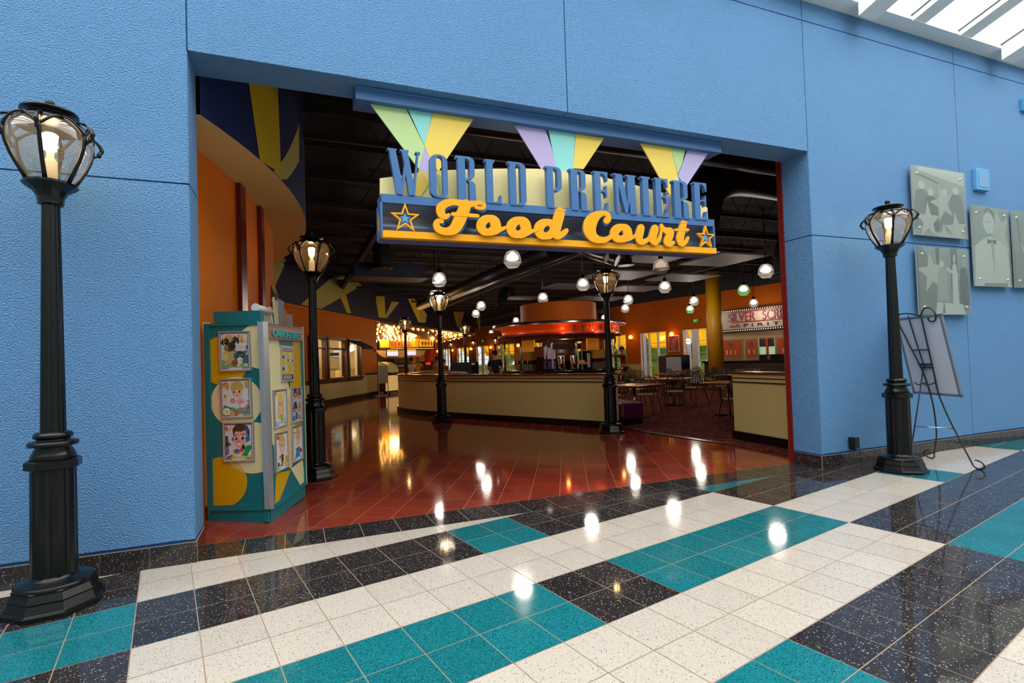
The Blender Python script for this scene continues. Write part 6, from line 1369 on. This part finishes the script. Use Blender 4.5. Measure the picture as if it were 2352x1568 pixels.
# ---- far wall furnishings
def sconce(s_, z_, lab):
    t = thing('wall_sconce', lab, 'wall light', (*FW(s_, .1), z_), 'round amber wall sconces'); p = FW(s_, .12)
    B = MB(); B.sphere((p[0], p[1], z_), .11, 1, 1, 1.1, 12, 8); B.build('globe', mat('sconce_glow', (255, 190, 90), .4, emit=((255, 160, 60), 6.0)), t)
    B = MB(); B.lathe([(.04, -.16), (.07, -.10)], 12, p[0], p[1], z_); B.build('bracket', M_burg, t); pointlight('sconce_light', (*FW(s_, .45), z_), 5, (1, .55, .2), .1)
for s_, lab in ((1.36, 'glowing sconce above the pink poster'), (4.07, 'glowing sconce left of the three-pane window'), (15.0, 'glowing sconce left of the beverage bar'), (18.9, 'glowing sconce by the far door'), (22.2, 'glowing sconce above the dark far poster'), (25.8, 'glowing sconce beside the farthest street lamp'), (28.9, 'glowing sconce by the red pier')):
    sconce(s_, 2.42, lab)
def wposter(s0, s1, z0, z1, lab, frame, c1, c2):
    t = thing('framed_poster', lab, 'poster', (*FW(s0, .05), z0)); fbox(MB(), s0 - .04, s1 + .04, .0, .04, z0 - .04, z1 + .04).build('frame', frame, t); fbox(MB(), s0, s1, .04, .05, z0, z1).build('print', c1, t)
    m_ = (s0 + s1) / 2; B = MB(); h = z1 - z0
    B.plate([Vector((*FW(m_ - x_, .052), z0 + h * y_)) for x_, y_ in ((-.12, .05), (-.18, .35), (-.08, .55), (-.1, .62), (-.04, .80), (.04, .84), (.10, .78), (.06, .66), (.14, .5), (.06, .3), (.08, .05))], NV, .002); B.build('figure', c2, t)
wposter(1.03, 1.62, 1.60, 2.33, 'framed pink poster of a dancer between the three-pane window and the door', mat('poster_gold', (226, 180, 120), .4), mat('pink_print', (146, 36, 74), .5), mat('figure_tan', (150, 90, 60), .5))
wposter(21.85, 22.55, 1.55, 2.30, 'dark framed poster on the far wall left of the door', mat('poster_grey', (120, 96, 96), .4), mat('dark_print', (90, 50, 54), .5), mat('figure_dark', (60, 20, 40), .5))
for s_, lab, z_ in ((-.05, 'small green exit sign above the double door', 2.98), (20.2, 'small green exit sign above the far door', 3.0)):
    t = thing('exit_sign', lab, 'sign', (*FW(s_, .05), z_)); fbox(MB(), s_ - .17, s_ + .17, .0, .05, z_ - .09, z_ + .09).build('housing', mat('exit_box', (120, 96, 60), .5), t)
    o = Vector((*FW(s_ + .15, .052), z_ - .06)); text_parts('EXIT', o, xdir, (0, 0, 1), NV, .2, .12, .01, mat('exit_green', (60, 190, 90), .4, emit=((60, 220, 110), .8)), t)
# rolling screens by the poster
t = thing('rolling_board', 'grey fronted rolling board in a dark frame beneath the pink poster', 'board', tuple(hZ(1540, 868)))
p = fw(1530, 820, 2.6); b1 = fw(1566, 820, 2.6)
def obx(B, xa, xb, ya, yb, o, th): 
    A1 = fw(xa, ya, o); B1 = fw(xb, ya, o); u = Vector((B1.x - A1.x, B1.y - A1.y)); L_ = u.length; u.normalize(); return B.obox((A1.x, A1.y), u, (-u.y, u.x), L_, th, max(0, fw(xa, yb, o).z), A1.z)
obx(MB(), 1512, 1528, 818, 880, 2.6, .4).build('side', mat('dark_side', (58, 30, 36), .5), t); obx(MB(), 1528, 1566, 816, 880, 2.7, .5).build('cabinet', M_gblk, t); obx(MB(), 1529.5, 1563, 820, 857, 3.25, .04).build('front', mat('grey_front', (170, 170, 184), .5), t)

# ================================================================== TABLES AND CHAIRS
M_top = mat('table_top', (196, 120, 74), .2); M_chair = mat('chair_metal', (72, 66, 54), .4, .3); M_seat = mat('seat_gold', (170, 130, 40), .5)
def make_table():
    t = thing('dining_table', 'x', 'table', (0, 0, 0), 'dining tables on the carpet')
    B = MB(); B.box(-.43, .43, -.43, .43, .725, .755); B.build('table_top', M_top, t, .008); B = MB(); B.box(-.432, .432, -.432, .432, .712, .725); B.build('edge_band', M_dwood, t)
    B = MB(); B.tube([(0, 0, .03), (0, 0, .71)], .035, 14); B.build('post', M_chrome, t)
    B = MB()
    for a_ in (0, PI / 2): B.box(-.3, .3, -.03, .03, .0, .035, Matrix.Rotation(a_ + PI / 4, 4, 'Z'))
    B.build('foot', M_gblk, t); return t
def make_chair():
    t = thing('dining_chair', 'x', 'chair', (0, 0, 0), 'metal café chairs')
    B = MB(); B.box(-.21, .21, -.20, .22, .43, .465); B.build('seat', M_seat, t, .02)
    for sx in (-.2, .2):
        B = MB(); B.tube(cr([(sx * .95, .20, .44), (sx * 1.1, .26, .30), (sx * 1.2, .30, .12), (sx * 1.2, .31, 0)], 4), .013, 8); B.build('leg', M_chair, t)
        B = MB(); B.tube(cr([(sx, -.20, .44), (sx * 1.1, -.27, .30), (sx * 1.25, -.34, .12), (sx * 1.25, -.37, 0)], 4), .013, 8); B.build('leg', M_chair, t)
    B = MB()
    P = cr([(-.2, -.20, .44), (-.215, -.25, .65), (-.18, -.29, .82), (0, -.31, .86), (.18, -.29, .82), (.215, -.25, .65), (.2, -.20, .44)], 4); B.tube(P, .014, 8); B.build('back_frame', M_chair, t)
    B = MB()
    for k in range(7):
        x_ = -.15 + k * .05; B.tube([(x_, -.235, .50), (x_, -.27, .68), (x_, -.30, .84 - abs(x_) * .25)], .0165 if k % 2 == 0 else .012, 5)
    B.box(-.19, .19, -.255, -.245, .50, .56); B.build('back_slats', M_chair, t)
    for sx in (-.24, .24): 
        B = MB(); B.tube(cr([(sx * .9, -.24, .64), (sx, -.05, .66), (sx, .12, .65), (sx * .9, .2, .45)], 4), .012, 6); B.build('armrest', M_chair, t)
    return t
tab0 = make_table(); ch0 = make_chair(); first = [True, True]
def put(kind, x_, y_, rz, lab):
    i = 0 if kind == 't' else 1; pr_ = (tab0, ch0)[i]
    if first[i]: first[i] = False; pr_.location = (x_, y_, .006); pr_.rotation_euler = (0, 0, rz); pr_['label'] = lab
    else: dup(pr_, (x_, y_, .006), rz, lab)
tabs = [((10.50, 7.02), .6, 'square table with bright chrome post nearest the middle of the carpet'), ((12.85, 9.9), .5, 'table just behind the nearest middle table'), ((7.95, 5.35), .25, 'table tucked behind the end of the long low wall'), ((12.4, 12.2), .4, 'table in front of the worker in yellow and red'),
        ((15.5, 11.9), .5, 'dark looking table in front of the grey rolling board'), ((9.85, 4.5), .3, 'table partly hidden behind the short low wall'), ((13.0, 7.5), .6, 'table between the gold column and the short low wall'), ((17.0, 10.3), .5, 'long-looking table before the drinks posters'), ((14.6, 6.0), .5, 'table beyond the top of the short low wall')]
for (x_, y_), rz, lab in tabs: put('t', x_, y_, rz, lab)
chs = [((9.95, 6.35), -.6, 'chair with its back to us at the left of the nearest middle table'), ((11.3, 7.15), 1.9, 'chair facing left at the right of the nearest middle table'), ((9.85, 7.75), -1.9, 'chair beyond the left side of the nearest middle table'), ((11.3, 8.0), 2.6, 'chair on the far side of the nearest middle table'),
       ((12.3, 9.1), -.5, 'chair near the left of the second middle table'), ((13.7, 10.2), 1.8, 'chair at the right of the second middle table'), ((12.5, 10.9), 3.0, 'chair beyond the second middle table'), ((8.75, 5.95), 2.2, 'chair beside the table behind the low wall end'), ((8.0, 6.35), 3.0, 'chair behind the table at the low wall end'),
       ((11.6, 12.0), -1.6, 'chair left of the table before the standing worker'), ((13.2, 12.8), 1.9, 'chair right of the table before the standing worker'), ((11.9, 11.35), -.2, 'chair in front of the table before the standing worker'), ((14.8, 12.0), -1.4, 'chair left of the dark table by the rolling board'), ((16.4, 12.7), 1.7, 'chair right of the dark table, toward the double door'), ((15.9, 11.3), .2, 'chair in front of the dark table by the rolling board'),
       ((15.15, 10.2), 1.5, 'chair standing apart before the gold column, facing left'), ((9.25, 3.75), -.5, 'chair with gold seat at the edge of the short low wall'), ((12.3, 7.0), -1.2, 'chair left of the table by the gold column'), ((13.7, 8.2), 2.4, 'chair behind the table by the gold column'), ((13.9, 6.9), 1.6, 'chair right of the table by the gold column'),
       ((16.3, 9.6), -.9, 'chair left of the table before the drinks posters'), ((17.7, 9.9), 1.4, 'chair right of the table before the drinks posters'), ((15.3, 6.6), 2.2, 'chair beyond the short low wall, left one'), ((14.6, 5.1), .0, 'chair beyond the short low wall, right one'),
       ((15.6, 17.6), 1.2, 'chair by the far three-pane window, left one'), ((16.4, 16.9), -1.2, 'chair by the far three-pane window, right one'), ((14.6, 19.2), .4, 'chair near the far wall left of the window'), ((15.5, 19.8), .9, 'chair near the far wall beneath the sconce'), ((12.2, 24.5), .3, 'pale lit chair seen left of the man in navy'), ((12.9, 25.3), 1.5, 'second chair seen left of the man in navy')]
for (x_, y_), rz, lab in chs: put('c', x_, y_, rz, lab)

# ================================================================== PEOPLE
def skin_mesh(name, chains, material, parent, sub=1):
    """chains: list of [(x,y,z,r),...]; chains sharing a start point are joined there"""
    V, E_, Rr = [], [], []; idx = {}
    for ch in chains:
        prev = None
        for p in ch:
            k = (round(p[0], 4), round(p[1], 4), round(p[2], 4))
            if k not in idx: idx[k] = len(V); V.append(p[:3]); Rr.append(p[3])
            i = idx[k]
            if prev is not None and prev != i: E_.append((prev, i))
            prev = i
    me = bpy.data.meshes.new(name); me.from_pydata(V, E_, []); o = bpy.data.objects.new(name, me); COL.objects.link(o)
    md = o.modifiers.new('s', 'SKIN'); md.use_smooth_shade = True
    for i, r_ in enumerate(Rr):
        sv = me.skin_vertices[0].data[i]; sv.radius = (r_, r_); sv.use_root = (i == 0)
    if sub: sm_ = o.modifiers.new('u', 'SUBSURF'); sm_.levels = sub; sm_.render_levels = sub
    dg = bpy.context.evaluated_depsgraph_get(); m2 = bpy.data.meshes.new_from_object(o.evaluated_get(dg)); bpy.data.objects.remove(o); bpy.data.meshes.remove(me)
    m2.name = name; m2.materials.clear(); m2.materials.append(material); m2.polygons.foreach_set('material_index', [0] * len(m2.polygons))
    ob = bpy.data.objects.new(name, m2); COL.objects.link(ob); ob.parent = parent; return ob
def person(lab, loc, rz, h, skin_, hair_, top_, bottom_, arms, hat=None, lean=0.0, apron=None):
    t = thing('person', lab, 'person', (loc[0], loc[1], loc[2] if len(loc) > 2 else 0.0)); t.rotation_euler = (0, 0, rz); k = h / 1.75
    ORG[t] = Vector((0, 0, 0))
    S = lambda x_, y_, z_, r_: (x_ * k, (y_ + lean * max(0, z_ - .9)) * k, z_ * k, r_ * k)
    pel = S(0, 0, .94, .125); nk = S(0, 0, 1.46, .055)
    hands = []
    body = [[pel, S(0, 0, 1.10, .115), S(0, .0, 1.28, .13), S(0, 0, 1.40, .10), nk, S(0, .01, 1.54, .06), S(0, .025, 1.60, .085), S(0, .02, 1.68, .088), S(0, .01, 1.735, .05)]]
    for s_ in (-1, 1): body.append([pel, S(s_ * .09, 0, .86, .09), S(s_ * .10, .01, .50, .062), S(s_ * .10, -.01, .28, .052), S(s_ * .10, 0, .08, .04), S(s_ * .11, .12, .03, .035)])
    al = []
    for s_, (el_, ha) in zip((-1, 1), arms):
        ch_ = [S(0, 0, 1.40, .10), S(s_ * .17, 0, 1.40, .058), S(el_[0], el_[1], el_[2], .042), S(ha[0], ha[1], ha[2], .028), S(ha[0] + (ha[0] - el_[0]) * .25, ha[1] + (ha[1] - el_[1]) * .25, ha[2] + (ha[2] - el_[2]) * .25, .034)]
        body.append(ch_); al.append(ch_)
        # fingers and thumb
        hp = ch_[-1]; d_ = Vector(ch_[-1][:3]) - Vector(ch_[-2][:3]); d_.normalize(); sd = d_.cross(Vector((0, 0, 1)));  sd = sd.normalized() if sd.length > .1 else Vector((1, 0, 0))
        B = MB()
        for q_ in range(4): b_ = Vector(hp[:3]) + sd * ((q_ - 1.5) * .019 * k); B.tube([b_, b_ + d_ * .045 * k, b_ + d_ * (.07 + .01 * (q_ in (1, 2))) * k - Vector((0, 0, .02 * k))], [.010 * k, .009 * k, .006 * k], 6)
        b_ = Vector(ch_[-2][:3]) * .4 + Vector(hp[:3]) * .6; B.tube([b_, b_ + sd * .04 * k + d_ * .03 * k, b_ + sd * .045 * k + d_ * .06 * k], [.011 * k, .010 * k, .007 * k], 6)
        fo = B.build('fingers', skin_); hands.append(fo)
    bo = skin_mesh('body', body, skin_, t)
    for fo in hands: fo.parent = bo
    tops = [[S(0, 0, .90, .150), S(0, 0, 1.10, .135), S(0, 0, 1.28, .150), S(0, 0, 1.40, .118), S(0, 0, 1.455, .07)]]
    for ch_ in al:
        a_, b_ = Vector(ch_[1][:3]), Vector(ch_[2][:3]); m_ = a_.lerp(b_, .75); tops.append([S(0, 0, 1.40, .118), (*ch_[1][:3], .078 * k), (*m_, .062 * k)])
    skin_mesh('shirt', tops, top_, t)
    leg = [[S(0, 0, .96, .135)]]
    tr = []
    for s_ in (-1, 1): tr.append([S(0, 0, .95, .138), S(s_ * .09, 0, .85, .105), S(s_ * .10, .01, .50, .080), S(s_ * .10, 0, .12, .062)])
    skin_mesh('trousers', tr, bottom_, t)
    B = MB(); c_ = S(0, -.01, 1.70, 0); B.sphere(c_[:3], .105 * k, .95, 1.05, .95, 14, 8); B.v = [v if v.z > (1.66 * k) else Vector((v.x * .9, min(v.y, c_[1]), v.z)) for v in B.v]; ho = B.build('hair', hair_); ho.parent = t
    f_ = S(0, .11, 1.63, 0); B = MB(); B.sphere((f_[0], f_[1], f_[2] - .01), .014 * k, 1, 1.2, 1.4, 8, 5); B.build('nose', skin_).parent = bo
    for s_ in (-1, 1):
        B = MB(); B.sphere((s_ * .032 * k, f_[1] - .018 * k, f_[2] + .02 * k), .009 * k, 1, .6, .8, 8, 5); B.build('eye', M_gblk).parent = bo
        B = MB(); B.sphere((s_ * .092 * k, f_[1] - .10 * k, f_[2]), .022 * k, .5, .8, 1.2, 8, 5); B.build('ear', skin_).parent = bo
    B = MB(); B.box(-.022 * k, .022 * k, f_[1] - .014 * k, f_[1] - .006 * k, f_[2] - .045 * k, f_[2] - .038 * k); B.build('mouth', mat('lips', (150, 70, 60), .5)).parent = bo
    if hat: B = MB(); B.lathe([(.10 * k, 0), (.105 * k, .06 * k), (.07 * k, .10 * k), (.01, .11 * k)], 16, c_[0], c_[1], c_[2] + .0); B.build('cap', hat).parent = t
    if apron: skin_mesh('apron', [[S(0, .03, .52, .13), S(0, .03, .8, .145), S(0, .02, 1.1, .14)]], apron, t)
    return t
sk1, sk2, hb = mat('skin_tan', (150, 100, 74), .6), mat('skin_light', (214, 160, 130), .6), mat('hair_dark', (30, 20, 18), .6)
mc = lambda r, g_, b: mat('cloth_%d_%d_%d' % (r, g_, b), (r, g_, b), .8)
down = (((-.22, .0, 1.12), (-.22, .08, .88)), ((.22, .0, 1.12), (.22, .08, .88)))
fwd = (((-.24, .08, 1.15), (-.16, .30, 1.10)), ((.24, .08, 1.15), (.16, .30, 1.10)))
reach = (((-.18, .30, 1.42), (-.12, .58, 1.46)), ((.18, .28, 1.36), (.12, .55, 1.42)))
p = depth_pt(1138, 860, 17.2); person('man in a navy shirt seen from behind beyond the low wall', (p.x, p.y), -.25, 1.72, sk2, hb, mc(26, 26, 42), mc(30, 28, 34), fwd)
p = depth_pt(1434, 860, 22.0); person('worker in a dark red shirt and mustard apron reaching left beside the bar', (p.x, p.y), 1.25, 1.80, sk1, hb, mc(122, 24, 36), mc(60, 40, 20), reach, apron=mc(200, 130, 20), lean=.10)
p = depth_pt(945, 850, 22.5); person('customer in a white shirt at the snack counter', (p.x, p.y), 0.2, 1.62, sk1, hb, mc(220, 190, 160), mc(60, 50, 50), fwd)
p = depth_pt(960, 846, 24.0); person('customer in a yellow top and orange cap at the snack counter', (p.x, p.y), -.3, 1.66, sk1, mat('cap_orange', (210, 90, 30), .7), mc(226, 150, 40), mc(80, 50, 40), fwd)
p = depth_pt(1004, 850, 22.0); person('person in orange over red beside the middle street lamp pole', (p.x, p.y), .8, 1.62, sk1, hb, mc(226, 110, 30), mc(170, 30, 20), fwd)
p = depth_pt(1019, 850, 20.5); person('person in a red shirt right of the middle street lamp pole', (p.x, p.y), -.6, 1.50, sk1, hb, mc(180, 24, 24), mc(200, 80, 30), down)
q = LW(1.75, -1.75); person('cook in a red shirt seen through the second kitchen window', (q[0], q[1]), -2.1, 1.70, sk1, hb, mc(190, 24, 20), mc(60, 40, 40), fwd)

# warm point lights inside the kitchen and before the snack counter
for (x_, y_, z_, e_) in ((-.0, 13.6, 2.9, 60), ):
    pass
kl = Vector(LW(-1.5, -1.2)); pointlight('kitchen_light', (kl.x, kl.y, 2.8), 140, (1, .76, .48), .25)
kl = Vector(LW(2.0, -1.0)); pointlight('kitchen_light_two', (kl.x, kl.y, 2.8), 140, (1, .76, .48), .25)
pointlight('counter_light', (*(f0 + fdir * 2 + fnr * 3.2), 2.3), 60, (1, .74, .46), .2)
